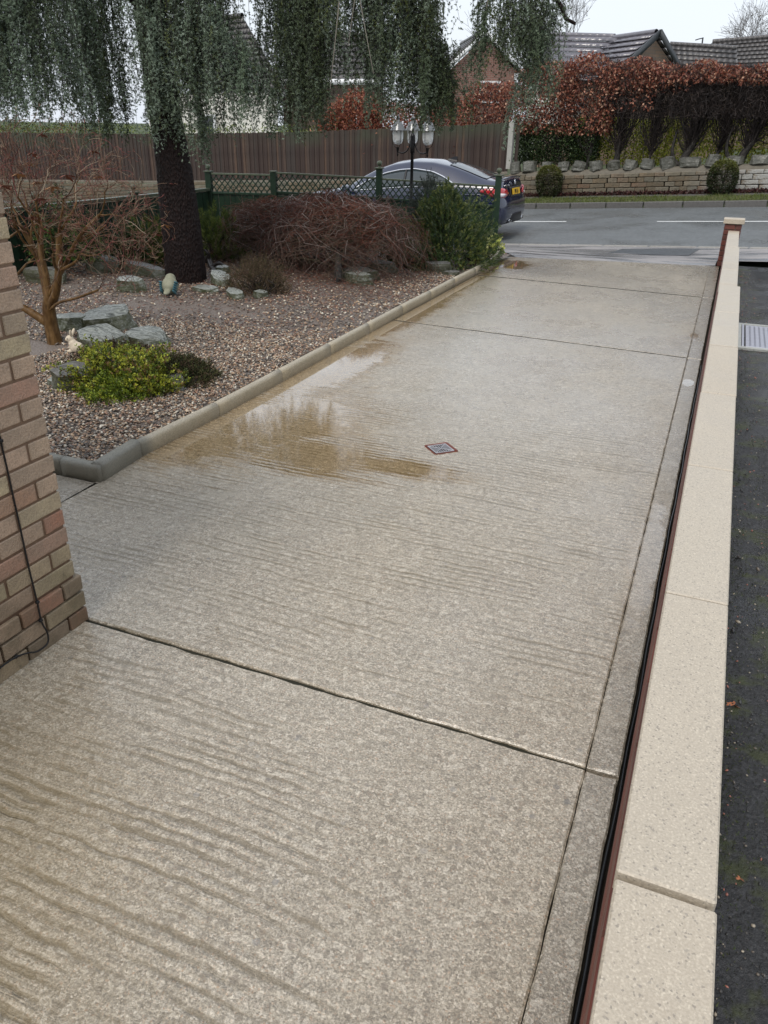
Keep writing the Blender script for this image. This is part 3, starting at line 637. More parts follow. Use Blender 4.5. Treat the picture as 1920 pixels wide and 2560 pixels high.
def rock(name, c, d, seed, mat, label=None, parent=None, rz=0., tilt=(0, 0), flat=.5, npt=16, group=None, sink=.25, cat='rock'):
    rs = random.Random(seed); bm = bmesh.new()
    for i in range(npt):
        a = 2 * math.pi * (i + rs.uniform(-.3, .3)) / npt; top = i % 2; rr = rs.uniform(.82, 1.05) * (.86 if top else 1.)
        bm.verts.new((math.cos(a) * rr * .5, math.sin(a) * rr * .5, rs.uniform(.38, .5) * (1 if top else -1) * (1 if top else rs.uniform(.7, 1.))))
    for i in range(3): bm.verts.new((rs.uniform(-.25, .25), rs.uniform(-.25, .25), rs.uniform(.46, .56)))
    r = bmesh.ops.convex_hull(bm, input=list(bm.verts))
    junk = list({e for e in r['geom_interior'] + r['geom_unused'] if isinstance(e, bmesh.types.BMVert)})
    if junk: bmesh.ops.delete(bm, geom=junk, context='VERTS')
    bmesh.ops.subdivide_edges(bm, edges=list(bm.edges), cuts=3, use_grid_fill=True)
    bmesh.ops.triangulate(bm, faces=list(bm.faces))
    for v in bm.verts:
        q = v.co.copy(); n = mnoise.noise(q * 3 + Vector((seed, 0, 0))) * .10 + mnoise.noise(Vector((q.x * 2, q.y * 2, q.z * 14)) + Vector((seed, 5, 0))) * .035 + mnoise.noise(q * 11) * .03
        v.co = Vector((q.x * (1 + n), q.y * (1 + n), q.z * (1 + n * .8)))
        v.co = Vector((v.co.x * d[0], v.co.y * d[1], v.co.z * d[2]))
    bm.normal_update()
    loc = Vector((c[0], c[1], c[2] + d[2] * (.5 - sink)))
    if parent is not None: loc = loc - parent.location
    o = bmobj(name, bm, mat, parent, False, loc, (tilt[0], tilt[1], rz))
    if label: tag(o, label, cat, group)
    return o
RK = [
 ((-5.38, 5.92), (.62, .46, .20), 3, MAT_SLATE, 'large layered grey-green slate rock behind the rabbit figurine, biggest of the cluster', .2, (.18, -.1)),
 ((-5.00, 5.38), (.60, .38, .14), 5, MAT_SLATE, 'pale flat-topped slate slab in front of the layered rock', -.15, (.22, .04)),
 ((-4.70, 5.62), (.48, .38, .12), 8, MAT_SLATE, 'oval grooved slate slab lying alone on the gravel to the right of the cluster', .05, (.14, .02)),
 ((-5.68, 5.72), (.42, .36, .16), 12, MAT_SLATE, 'mossy grey rock standing directly behind the small maple trunk', .3, (0, 0)),
 ((-4.22, 4.24), (.42, .34, .20), 14, MAT_GREYROCK, 'brown and grey rock under the left side of the golden shrub', .4, (.2, .1)),
 ((-3.72, 4.58), (.50, .26, .13), 17, MAT_GREYROCK, 'dark low rock poking out on the right under the golden shrub', -.3, (.1, 0)),
 ((-4.40, 4.22), (.17, .14, .07), 19, MAT_SLATE, 'small blue-grey slate chip beside the brick house wall', .2, (.1, 0)),
 ((-4.52, 4.42), (.15, .12, .05), 20, MAT_GREYROCK, 'small dark flat stone just above the slate chip near the brick wall', .6, (.1, 0)),
 ((-6.33, 7.42), (.46, .28, .20), 23, MAT_SLATE, 'flat-topped pale rock with mossy sides left of the bird figurine', -.1, (.08, 0)),
 ((-6.78, 8.25), (.86, .22, .17), 27, MAT_GREYROCK, 'long dark low stone left of the big trunk', -.15, (0, .1)),
 ((-7.40, 8.20), (.52, .34, .26), 29, MAT_GREYROCK, 'dark angular boulder by the green side fence', .4, (.1, .2)),
 ((-7.60, 7.42), (.70, .30, .22), 31, MAT_GREYROCK, 'mossy dark boulder behind the small maple near the side fence', .1, (0, 0)),
 ((-5.50, 7.72), (.42, .22, .07), 33, MAT_SLATE, 'thin pale slate lying just right of the bird figurine', -.2, (.1, 0)),
 ((-5.62, 8.22), (.62, .26, .14), 35, MAT_SLATE, 'white-streaked slate rock right of the trunk foot', -.75, (.1, .1)),
 ((-5.00, 7.58), (.36, .20, .10), 37, MAT_SLATE, 'small pale slate in front of the brown twiggy shrub', -.6, (.1, .1)),
 ((-4.74, 7.70), (.20, .16, .09), 39, MAT_SLATE, 'little slate piece half hidden under the brown twiggy shrub', .3, (.1, .1)),
 ((-6.64, 10.0), (.50, .34, .18), 41, MAT_SLATE, 'pale grey rock beyond the brown twiggy shrub, left of the weeping maples', .2, (.2, -.1)),
 ((-5.95, 8.75), (.22, .20, .13), 43, MAT_SLATE, 'small round grey rock tucked close behind the right side of the trunk', .2, (.1, 0)),
 ((-4.24, 9.32), (.60, .30, .17), 45, MAT_GREYROCK, 'streaked dark slate beside the right maple stump, upper of two', .2, (.1, 0)),
 ((-4.14, 9.06), (.46, .24, .17), 47, MAT_SLATE, 'streaked rock beside the right maple stump, lower of two', -.1, (.1, 0)),
 ((-4.22, 10.0), (.52, .22, .17), 49, MAT_GREYROCK, 'flat-faced dark rock between the maple stump and the low green shrub', .05, (.05, 0)),
 ((-3.58, 10.50), (.42, .26, .18), 51, MAT_GREYROCK, 'rounded grey-green rock in front of the fir bush', .1, (.1, 0)),
 ((-3.34, 10.36), (.26, .16, .08), 53, MAT_GREYROCK, 'small low grey stone next to the driveway edging by the fir bush', .1, (.1, 0)),
 ((-5.35, 10.05), (.50, .26, .12), 57, MAT_GREYROCK, 'dark flat rock under the left weeping maple', .1, (.1, 0)),
 ((-6.95, 10.5), (.5, .36, .30), 59, MAT_GREYROCK, 'mossy boulder beneath the olive-green dead bush', .1, (.1, 0)),
]
for (x, y), d, sd_, mt, lb, rz, tl in RK: rock('rock', (x, y, gz(x, y)), d, sd_, mt, lb, rz=rz, tilt=tl)

# ---- rabbit figurine
def blobmesh(name, ells, mat, parent, vox=.006, smooth=2):
    """union of ellipsoids remeshed into one continuous surface: (cx,cy,cz,rx,ry,rz,rotY)"""
    bm = bmesh.new()
    for e in ells:
        r = bmesh.ops.create_icosphere(bm, subdivisions=3, radius=1)
        R = Matrix.Rotation(e[6] if len(e) > 6 else 0, 3, 'Y') @ Matrix.Rotation(e[7] if len(e) > 7 else 0, 3, 'X')
        for v in r['verts']: v.co = R @ Vector((v.co.x * e[3], v.co.y * e[4], v.co.z * e[5])) + Vector(e[:3])
    me = bpy.data.meshes.new(name); bm.to_mesh(me); bm.free(); me.materials.append(mat)
    o = link(name, me, parent)
    md = o.modifiers.new('r', 'REMESH'); md.mode = 'VOXEL'; md.voxel_size = vox; md.use_smooth_shade = True
    if smooth: s_ = o.modifiers.new('s', 'SMOOTH'); s_.iterations = smooth; s_.factor = .5
    bpy.context.view_layer.update(); me2 = bpy.data.meshes.new_from_object(o.evaluated_get(bpy.context.evaluated_depsgraph_get()))
    o.modifiers.clear(); o.data = me2; return o
rb = empty('rabbit_figurine', (-5.0, 5.02, gz(-5, 5.02)), 'small cream stone rabbit figurine facing left beside the slate rocks', 'figurine'); rb.scale = (1.05,) * 3; rb.rotation_euler.z = .25
MAT_CREAM = simple('cream_stone', (.55, .47, .36), .5, 30, .2, .2); MAT_DARKEYE = simple('eye_paint', (.01, .01, .01), .2)
blobmesh('body', [(.035, 0, .045, .06, .042, .048), (.01, 0, .07, .038, .035, .045), (-.012, 0, .115, .034, .026, .03), (-.034, 0, .108, .022, .018, .017), (-.02, .02, .015, .03, .012, .014), (-.02, -.02, .015, .03, .012, .014), (.09, 0, .04, .018, .016, .016)], MAT_CREAM, rb)
for sy, rx in ((.013, -.25), (-.013, .25)):
    e_ = blobmesh('ear', [(.012, sy * 1.5, .165, .013, .008, .036, .30, rx * 1.4)], MAT_CREAM, rb, .004)
for sy in (.0235, -.0235):
    e_ = blobmesh('eye', [(-.022, sy, .118, .0055, .003, .0055)], MAT_DARKEYE, rb, .0012, 0)
# ---- bird figurine
bd_ = empty('bird_figurine', (-5.76, 7.40, gz(-5.76, 7.4)), 'plump stone robin ornament with teal painted wings in front of the big trunk', 'figurine'); bd_.rotation_euler.z = 1.9
MAT_BIRD = simple('mossy_stone', (.21, .21, .15), .6, 20, .3, .3); MAT_TEAL = simple('teal_paint', (.07, .17, .20), .5, 30, .3, .3)
blobmesh('body', [(0, 0, .085, .105, .10, .09), (.045, 0, .17, .062, .06, .055), (.01, 0, .13, .085, .08, .06), (-.12, 0, .045, .06, .04, .022, -.3)], MAT_BIRD, bd_, .008)
blobmesh('beak', [(.108, 0, .172, .024, .012, .012)], MAT_BIRD, bd_, .004)
for sy in (1, -1):
    for k in range(5): blobmesh('wing_feather', [(-.035 - .012 * k, sy * (.088 - .004 * k), .135 - .024 * k, .062, .018, .013, .35 + .05 * k)], MAT_TEAL, bd_, .005)
# ---- driftwood
V, F = tubes([(spline([(-6.72, 9.45, .10), (-6.5, 9.25, .19), (-6.3, 9.02, .12), (-6.12, 8.85, .10)], 5), np.linspace(.05, .03, 16)), (spline([(-6.5, 9.2, .16), (-6.42, 9.15, .26), (-6.46, 9.1, .33)], 4), np.linspace(.035, .012, 9)), (spline([(-6.3, 9.0, .12), (-6.2, 9.05, .18), (-6.05, 9.0, .15)], 4), np.linspace(.03, .012, 9))], 8)
V = V + rng.normal(0, .003, V.shape)
tag(part('driftwood', V, F, simple('wet_driftwood', (.035, .028, .025), .35, 20, .4, .6), smooth=True), 'gnarled black wet piece of driftwood right of the big trunk', 'driftwood')

# ================================================================== vegetation builders
def shoots(P, D, L, nn, nl, nw, ang=.9, kind='needle', stem=0.):
    P = np.asarray(P); N = len(P); D = D / np.linalg.norm(D, axis=1, keepdims=True); L = np.broadcast_to(L, N)
    t = rng.uniform(.05, 1, (N, nn)); O = P[:, None] + D[:, None] * (L[:, None] * t)[..., None]
    R = rdir(N * nn).reshape(N, nn, 3); R = R - (R * D[:, None]).sum(-1, keepdims=True) * D[:, None]; R /= np.linalg.norm(R, axis=-1, keepdims=True) + 1e-9
    dd = D[:, None] * math.cos(ang) + R * math.sin(ang)
    return blades(O.reshape(-1, 3), dd.reshape(-1, 3), (nl * rng.uniform(.7, 1.15, (N, nn))).ravel(), nw, kind)
MAT_NEED = attrmat('needles', .6, .1, .12); MAT_LEAF = attrmat('leaves', .42, .3, .2); MAT_TWIG = attrmat('twigs', .5, .2)
MAT_BARKD = None
def bark(name, a, b, sc=8, bst=.8, vert=.25, rough=.6):
    m = M(name); p = m.pos(); v = m.map(p, (1, 1, vert)); n = m.noise(v, sc * 3, 4, .65, .3); w = m.vor(m.map(p, (1, 1, vert * 1.4)), sc * 2.6)
    c = m.mix(m.sm(n, .3, .7), a, b); c = m.mix(m.sm(w, .0, .35, .55, 0), c, tuple(q * .35 for q in a))
    return m.fin(c, rough, m.bump(m.math('ADD', m.math('MULTIPLY', n, .5), w), bst, .02), .18)
MAT_CBARK = bark('cedar_bark', (.006, .004, .004), (.022, .012, .010), 22, .9, .3, .6)
MAT_MBARK = bark('maple_bark', (.065, .032, .010), (.15, .085, .032), 8, .5, .3, .45)
MAT_HBARK = bark('hedge_bark', (.02, .018, .016), (.05, .045, .04), 10, .6, .3)
def colmesh(name, V, F, cols, rep, mat, parent, var=.2, smooth=False):
    N = len(V) // rep; return part(name, V, F, mat, parent, smooth, pal(cols, N, rep, var))
# ---- fir bush
def insolid(N, c, r, top=1., shell=.55, cone=False):
    d = rdir(N); d[:, 2] = np.abs(d[:, 2]); rr = rng.uniform(shell, 1, N) ** .6
    P = d * rr[:, None]
    if cone: P[:, :2] *= (1.25 - .75 * P[:, 2:3] ** 2.2).clip(.08, 1.15)
    return P * np.array(r) + np.array(c), d
def bush(name, c, r, label, cat, cols, N, L, nn, nl, nw, kind='needle', mat=None, up=.4, cone=False, shell=.5, ang=.9, stems=14, stemcol=None, lump=.22, group=None, loc=None):
    t = empty(name, loc or (c[0], c[1], c[2]), label, cat, group)
    P, D = insolid(N, (0, 0, 0), (1, 1, 1), shell=shell, cone=cone)
    k = np.array([1 + lump * (mnoise.noise(Vector(tuple(q * 2.3)) + Vector((c[0] * 3, c[1] * 3, 0))) * 1.6 + .6 * mnoise.noise(Vector(tuple(q * 5.5)) + Vector((c[0], 0, 3)))) for q in P])
    P = P * k[:, None] * np.array(r) + np.array(c); D = D * np.array([1, 1, .8]); D[:, 2] += up; D += rng.normal(0, .3, D.shape)
    V, F = shoots(P, D, L, nn, nl, nw, ang, kind)
    rep = (3 if kind == 'needle' else 4); cc = np.repeat(pal(cols, N, 1, .22), nn, 0) * (1 + rng.uniform(-.15, .15, (N * nn, 1)))
    part('foliage', V, F, mat or MAT_NEED, t, False, np.repeat(cc, rep, 0))
    ln = []
    for i in range(stems):
        q = P[rng.integers(0, N)]; b = np.array(c) + np.array([rng.normal(0, .03), rng.normal(0, .03), -.02]); mid = (b + q) / 2 + rng.normal(0, .05, 3)
        ln.append((np.array(spline([b, mid, q], 4)), np.linspace(.012, .003, 9)))
    V, F = tubes(ln, 5); part('stems', V, F, stemcol or MAT_HBARK, t, True)
    return t
FIRC = [(.055, .09, .03), (.08, .12, .04), (.12, .155, .05), (.07, .10, .06), (.17, .20, .11), (.22, .24, .07)]
bush('fir_bush', (-3.78, 11.35, .03), (.66, .60, 1.02), 'broad conical dark green fir bush next to the driveway at the front fence', 'bush', FIRC, 5200, .085, 22, .028, .008, cone=True, lump=.3, shell=.45, up=.35)
bush('fir_shrub', (-4.12, 11.55, .6), (.26, .28, .60), 'blue-grey tip of a young fir rising behind the broad fir bush', 'bush', [(.07, .085, .07), (.05, .06, .05), (.09, .10, .085)], 700, .08, 20, .026, .008, cone=True, lump=.3, loc=(-4.12, 11.55, .0))
bush('low_shrub', (-3.96, 10.62, .03), (.46, .26, .30), 'low green small-leaved shrub in front of the fir bush', 'bush', [(.045, .085, .022), (.07, .11, .03), (.03, .05, .02), (.10, .13, .04)], 2600, .04, 6, .03, .018, 'leaf', MAT_LEAF, lump=.4)
bush('variegated_plant', (-3.48, 12.95, .0), (.13, .16, .26), 'small yellow-green variegated plant at the far end of the edging', 'plant', [(.45, .48, .12), (.55, .55, .25), (.25, .32, .06)], 90, .05, 4, .055, .03, 'leaf', MAT_LEAF)
bush('golden_shrub', (-3.98, 4.42, .04), (.40, .32, .27), 'bright yellow-green spreading shrub over rocks near the house wall', 'bush', [(.26, .29, .03), (.38, .39, .045), (.15, .20, .03), (.09, .12, .025), (.06, .08, .02), (.30, .32, .04), (.20, .13, .05)], 4200, .04, 6, .022, .012, 'leaf', MAT_LEAF, lump=.5, shell=.5, up=.9)
bush('golden_shrub', (-3.83, 4.18, .03), (.22, .18, .16), 'lower lime-green lobe of the spreading shrub drooping to the gravel', 'bush', [(.24, .30, .03), (.14, .20, .025), (.09, .13, .02)], 1100, .04, 6, .020, .009, 'leaf', MAT_LEAF, lump=.5, shell=.35, up=.6)
bush('olive_shrub', (-3.76, 4.76, .04), (.30, .26, .17), 'low olive-green heather mound to the right of the golden shrub', 'bush', [(.05, .055, .022), (.075, .075, .03), (.035, .04, .02), (.09, .06, .04)], 3600, .045, 9, .015, .007, lump=.35, up=.5)
bush('heather', (-4.28, 4.86, .04), (.50, .24, .16), 'dull brown-green heather mat between the golden shrub and the pale slate', 'bush', [(.075, .06, .035), (.06, .055, .025), (.05, .035, .025), (.10, .075, .05)], 4200, .045, 9, .015, .007, lump=.35, up=.5)
bush('brown_shrub', (-4.93, 7.98, .05), (.38, .30, .42), 'dry brown twiggy dome-shaped shrub on the gravel', 'bush', [(.11, .075, .05), (.08, .055, .035), (.14, .10, .065), (.07, .065, .03)], 2400, .08, 9, .02, .005, lump=.3, up=.7, shell=.3, stems=70, ang=.7)
PINEC = [(.07, .095, .025), (.10, .13, .03), (.05, .07, .02), (.13, .15, .04)]
bush('dwarf_pine', (-6.75, 9.75, .1), (.42, .35, .62), 'yellow-green dwarf pine with long needles right of the big trunk', 'bush', PINEC, 480, .09, 26, .06, .006, up=1., ang=.75, lump=.4, shell=.4, stems=40)
bush('dwarf_pine', (-7.35, 9.15, .06), (.42, .35, .56), 'dwarf pine with dense tufts just left of the big trunk', 'bush', PINEC, 560, .09, 26, .06, .006, up=1., ang=.75, lump=.4, shell=.4, stems=40)
bush('azalea', (-7.75, 7.95, .25), (.48, .34, .66), 'dark green leafy azalea against the side fence behind the small maple', 'bush', [(.05, .085, .025), (.09, .14, .03), (.03, .045, .018)], 1100, .06, 7, .04, .018, 'leaf', MAT_LEAF, lump=.5, shell=.3, stems=40, loc=(-7.75, 7.95, .02))
bush('azalea', (-7.45, 8.75, .12), (.34, .30, .48), 'smaller dark azalea against the side fence, left of the dense dwarf pine', 'bush', [(.04, .06, .02), (.06, .09, .025), (.03, .045, .018)], 800, .06, 7, .035, .016, 'leaf', MAT_LEAF, lump=.5, shell=.3, stems=40, loc=(-7.45, 8.75, .02))
bush('juniper', (-6.55, 10.75, .05), (.60, .42, .52), 'sparse olive and grey juniper left of the weeping maples', 'bush', [(.07, .07, .03), (.05, .05, .03), (.09, .08, .04)], 1500, .10, 12, .025, .006, lump=.5, shell=.2, stems=90, ang=.6)
bush('dogwood', (-7.1, 11.35, .05), (.42, .3, .85), 'thin red-stemmed shrub in the corner by the front fence', 'bush', [(.14, .03, .025), (.10, .03, .02), (.09, .05, .02)], 260, .10, 4, .02, .005, lump=.4, up=1.4, shell=.2, stems=70, ang=.4, stemcol=simple('red_stems', (.12, .025, .02), .4))
bush('ground_cover', (-3.42, 11.75, .0), (.22, .75, .09), 'low dark red ground cover along the edging under the fir bush', 'plant', [(.08, .02, .02), (.05, .03, .02), (.10, .04, .03)], 700, .04, 5, .02, .009, 'leaf', MAT_LEAF, lump=.4)

# ---- recursive branching
def grow(lines, tips, p, d, L, r, lvl, wig=.35, up=.08, split=(2, 3), ratio=.74, spread=.62, rr=.66, cl=None, seg=5):
    pts = [tuple(p)]; rad = [r]
    r = max(r, .0021)
    for i in range(seg):
        d = d + np.random.default_rng(rng.integers(1 << 30)).normal(0, wig / seg * 1.6, 3) if False else d + rng.normal(0, wig / seg * 1.4, 3); d[2] += up / seg
        if cl is not None: d = cl(p, d)
        d = d / np.linalg.norm(d); p = p + d * L / seg; pts.append(tuple(p)); rad.append(r * (1 - (1 - rr) * (i + 1) / seg))
        if lvl > 0 and i in (2, 3) and rng.random() < .45:
            q = rdir(1)[0]; nd = d + q * spread * 1.2; grow(lines, tips, p.copy(), nd / np.linalg.norm(nd), L * ratio * .8, r * .5, lvl - 1, wig, up, split, ratio, spread, rr, cl, seg)
    lines.append((np.array(pts), np.array(rad)))
    if lvl <= 0: tips.append((p, d)); return
    for k in range(rng.integers(split[0], split[1] + 1)):
        q = rdir(1)[0]; q -= q.dot(d) * d; nd = d + q / (np.linalg.norm(q) + 1e-6) * spread * rng.uniform(.6, 1.3)
        grow(lines, tips, p.copy(), nd / np.linalg.norm(nd), L * ratio * rng.uniform(.8, 1.2), rad[-1] * rng.uniform(.62, .85), lvl - 1, wig, up, split, ratio, spread, rr, cl, seg)
def treemesh(t, lines, thick, m1, m2, cols2, names=('trunk', 'twigs')):
    A = [l for l in lines if l[1][0] >= thick]; B = [l for l in lines if l[1][0] < thick]
    V, F = tubes(A, 8); part(names[0], V, F, m1, t, True)
    if B:
        V, F = tubes(B, 3); cc = np.concatenate([np.repeat(pal(cols2, 1, 1), len(l[0]) * 3, 0) for l in B]); part(names[1], V, F, m2, t, True, cc)
# ---- the small lichen-barked maple on the left
t = empty('small_maple', (-5.42, 5.24, .05), 'small multi-stemmed maple with orange-brown trunk and a few dead leaves beside the house wall', 'tree')
lines, tips = [], []
def clm(p, d):
    c = np.array([-5.32, 5.3, 1.1]); e = (p - c) / np.array([.92, .75, .72]); r = np.linalg.norm(e)
    if r > .9: d = d - e / r * (r - .9) * .9
    if p[2] < .5: d[2] += .12
    return d
b0 = np.array([-5.42, 5.24, .03])
lines.append((np.array(spline([b0, (-5.43, 5.24, .18), (-5.42, 5.24, .36), (-5.40, 5.25, .46)], 4)), np.linspace(.068, .046, 13)))
for st, pts, r in ((b0 + [0, 0, .16], [(-5.58, 5.2, .30), (-5.76, 5.18, .40), (-5.86, 5.2, .62), (-5.90, 5.22, .86)], .040), (b0 + [0, 0, .30], [(-5.48, 5.3, .55), (-5.55, 5.34, .78), (-5.62, 5.3, 1.0)], .036), (b0 + [.01, 0, .36], [(-5.41, 5.26, .62), (-5.44, 5.28, .82), (-5.42, 5.3, 1.02)], .034), (b0 + [.01, 0, .34], [(-5.27, 5.2, .50), (-5.20, 5.22, .74), (-5.16, 5.24, 1.0)], .040), (b0 + [0, 0, .40], [(-5.2, 5.3, .74), (-4.98, 5.28, .98), (-4.75, 5.3, 1.16)], .022), (b0 + [.0, 0, .30], [(-5.15, 5.1, .45), (-4.9, 5.05, .52), (-4.68, 5.08, .60)], .014)):
    P = np.array(spline([st] + pts, 5)); rr_ = np.linspace(r, r * .62, len(P)); lines.append((P, rr_))
    for fr in (.6, 1.):
        i = int((len(P) - 1) * fr); d = P[i] - P[i - 1]; d = d / np.linalg.norm(d)
        for k in range(2):
            q = rdir(1)[0]; nd = d + q * .65; grow(lines, tips, P[i].copy(), nd / np.linalg.norm(nd), .30, rr_[i] * .5, 4, .55, .12, (2, 2), .78, .62, .66, clm, 4)
treemesh(t, lines, .0065, MAT_MBARK, MAT_TWIG, [(.10, .055, .035), (.15, .08, .05), (.16, .05, .045), (.26, .20, .14), (.07, .04, .025), (.18, .11, .07)])
TP = np.array([p for p, d in tips]); TD = np.array([d for p, d in tips])
V, F = shoots(TP, TD, .07, 3, .035, .003, .35); colmesh('buds', V, F, [(.20, .06, .05), (.16, .08, .05)], 3, MAT_TWIG, t)
def deadleaf(name, p, parent, col, s=.05):
    V, F = [], []
    for k in range(7):
        a = (k - 3) * .55; d = Vector((math.sin(a), math.cos(a), -.35 - .1 * (k % 2))); d.rotate(Matrix.Rotation(rng.uniform(-.3, .3), 3, 'X')); n = Vector((math.cos(a), -math.sin(a), .5)); b = len(V); L = s * (1 - .08 * abs(k - 3))
        V += [Vector(p), Vector(p) + d * L * .5 + n * L * .16, Vector(p) + d * L, Vector(p) + d * L * .5 - n * L * .16]; F.append((b, b + 1, b + 2, b + 3))
    return part(name, V, F, col, parent)
ML = [simple('dead_leaf_tan', (.34, .17, .07), .6), simple('dead_leaf_brown', (.18, .06, .035), .6)]
for i in range(15):
    q = TP[rng.integers(0, len(TP))] if len(TP) else b0; 
    if q[2] < .9: continue
    deadleaf('leaf', q, t, ML[i % 2], .07)
for i in range(6): deadleaf('leaf', (-5.6 + .14 * i, 5.0 + .03 * i, 1.28 + .09 * (i % 3)), t, ML[i % 2], .09)
# ---- weeping laceleaf maples
def laceleaf(c, R, H, stump, label, seed, N=620):
    t = empty('weeping_maple', (stump[0], stump[1], .05), label, 'tree', 'weeping laceleaf maples')
    zt = H * .62; top = np.array([c[0], c[1], zt])
    V, F = tubes([(spline([(stump[0], stump[1], .0), (stump[0] + .01, stump[1], .22), (stump[0] + (c[0] - stump[0]) * .35, stump[1] + (c[1] - stump[1]) * .35, .42), top], 5), np.linspace(.055, .035, 16))] + [(spline([top, top + np.array([math.cos(a) * R[0] * .3, math.sin(a) * R[1] * .3, .16]), top + np.array([math.cos(a + .3) * R[0] * .62, math.sin(a + .3) * R[1] * .62, .1])], 4), np.linspace(.028, .01, 9)) for a in np.arange(0, 6.2, .75)], 7)
    part('trunk', V, F, MAT_HBARK, t, True)
    lines = []; ends = []
    for i in range(N):
        a = rng.uniform(0, 2 * np.pi); t0 = rng.uniform(0, .55); t1 = min(1.12, t0 + rng.uniform(.35, .75)); lay = rng.uniform(.3, 1.) ** .6; n = 11; P = []; ph = rng.uniform(0, 6); fq = rng.uniform(5, 11)
        wx = rng.uniform(-1.0, 1.0); low = rng.uniform(0, .55) * H
        for k in range(n):
            u = k / (n - 1); tt = t0 + (t1 - t0) * u; aa = a + wx * u + .17 * math.sin(fq * u + ph) + .12 * math.sin(fq * 2.3 * u + ph * 3); 
            z = H * lay * math.sqrt(max(.02, 1 - (tt * .90) ** 3.2)) + .05 * math.sin(fq * 1.7 * u + ph * 2)
            lump = 1 + .13 * fnoise((math.cos(aa) * 2 * tt, math.sin(aa) * 2 * tt, seed), 1.6)
            P.append((c[0] + R[0] * tt * math.cos(aa) * lump, c[1] + R[1] * tt * math.sin(aa) * lump, .06 + max(.06, z * lump - low * u * u)))
        P = np.array(P); r0 = rng.uniform(.0025, .0055); lines.append((P, np.linspace(r0, .0014, n))); ends.append(P[rng.integers(3, n, 14)] + rng.normal(0, .02, (14, 3))); 
        for _ in range(2):
            j = rng.integers(3, n - 2); d = P[j + 1] - P[j]; d = d / (np.linalg.norm(d) + 1e-6) + rdir(1)[0] * .7; q = [P[j]]
            for s_ in range(4): d = d + rng.normal(0, .25, 3); d[2] -= .05; q.append(q[-1] + d / np.linalg.norm(d) * rng.uniform(.035, .065))
            lines.append((np.array(q), np.linspace(.0026, .001, 5)))
    V, F = tubes(lines, 3); PU = [(.12, .042, .028), (.16, .06, .038), (.08, .035, .025), (.26, .21, .19)]; PL = [(.10, .065, .05), (.08, .05, .04), (.13, .085, .065), (.07, .06, .035)]  # last PU tone paints pale wet glints into the twig colour
    cc = np.concatenate([np.repeat(pal(PU if l[0][:, 2].mean() > H * rng.uniform(.45, .95) else PL, 1, 1), len(l[0]) * 3, 0) for l in lines]); part('twigs', V, F, MAT_TWIG, t, True, cc)
    E_ = np.concatenate(ends); k = rng.random(len(E_)) < .8; E_ = E_[k]; V, F = blades(E_, rdir(len(E_), .2), rng.uniform(.015, .045, len(E_)), .005, 'leaf'); N2 = len(E_)
    patch = np.array([fnoise(q, 1.9, seed) for q in E_]); cc = pal([(.12, .04, .028), (.17, .055, .035), (.09, .04, .03)], N2, 1); hot = patch > .22; cc[hot] = pal([(.22, .06, .03), (.18, .05, .03)], int(hot.sum()), 1)
    part('withered_leaves', V, F, MAT_LEAF, t, False, np.repeat(cc, 4, 0))
laceleaf((-5.80, 10.35), (1.30, 1.0), .86, (-5.53, 9.97), 'left half of the reddish mound of bare weeping laceleaf maple behind the gravel', 2, 1050)
laceleaf((-4.72, 9.80), (1.15, 1.05), .98, (-4.36, 8.90), 'right-hand bare weeping laceleaf maple with dark stump nearest the drive', 5, 1150)

# ================================================================== green side fence and trellis fence
MAT_GREEN = simple('dark_green_wood', (.014, .032, .018), .45, 14, .45, .4); MAT_GREENL = simple('pale_green_wood', (.075, .09, .06), .35, 14, .4, .4)  # second, paler green for top rails, caps and finials
def finial(f, x, y, z, mat=MAT_GREENL):
    n = lathe('finial', [(.0, .012), (.026, .012), (.022, .022), (.017, .03), (.02, .038), (.036, .052), (.043, .072), (.040, .095), (.024, .112), (0, .116)], mat, f, Vector((x, y, z)) - f.location, 14)
    box('post_cap', (x, y, z + .005), (.125, .125, .018), mat, f, .003)
sf = empty('side_fence', (-8.3, 10, 0), 'dark green vertical board fence with wet top rail along the garden side', 'fence')
for i, y in enumerate(np.arange(6.05, 11.95, .105)): box('board', (-8.30 + .008 * (i % 2), y, .42), (.018, .098, .80), MAT_GREEN, sf, .002, (0, 0, 0), key=i % 3, jit=.0015)
box('top_rail', (-8.285, 9.0, .855), (.085, 5.9, .045), MAT_GREENL, sf, .004); box('back_rail', (-8.33, 9.0, .6), (.04, 5.9, .07), MAT_GREEN, sf, .003); box('gravel_board', (-8.27, 9.0, .045), (.03, 5.9, .09), simple('gravel_board_wood', (.10, .07, .045), .5), sf, .003)
for y in (6.1, 8.1, 10.05): box('post', (-8.30, y, .45), (.09, .09, .92), MAT_GREEN, sf, .004); finial(sf, -8.30, y, .91)
tf = empty('trellis_fence', (-6, 12.6, 0), 'dark green fence with diamond trellis top and ball finials in front of the parked car', 'fence')
P0 = Vector((-8.29, 12.0, 0)); P1 = Vector((-3.55, 13.22, 0)); dv = (P1 - P0).normalized(); az = math.atan2(dv.y, dv.x); FL = (P1 - P0).length
PS = [(0, 1.15, 1), (1.14, 1.17, 0), (2.94, 1.26, 1), (FL, 1.19, 1)]
for s_, h, fin_ in PS:
    q = P0 + dv * s_; box('post', (q.x, q.y, h / 2 - .02), (.10, .10, h), MAT_GREEN, tf, .005, (0, 0, az))
    if fin_: finial(tf, q.x, q.y, h - .02)
    else: box('post_cap', (q.x, q.y, h - .012), (.108, .108, .016), MAT_GREENL, tf, .003)
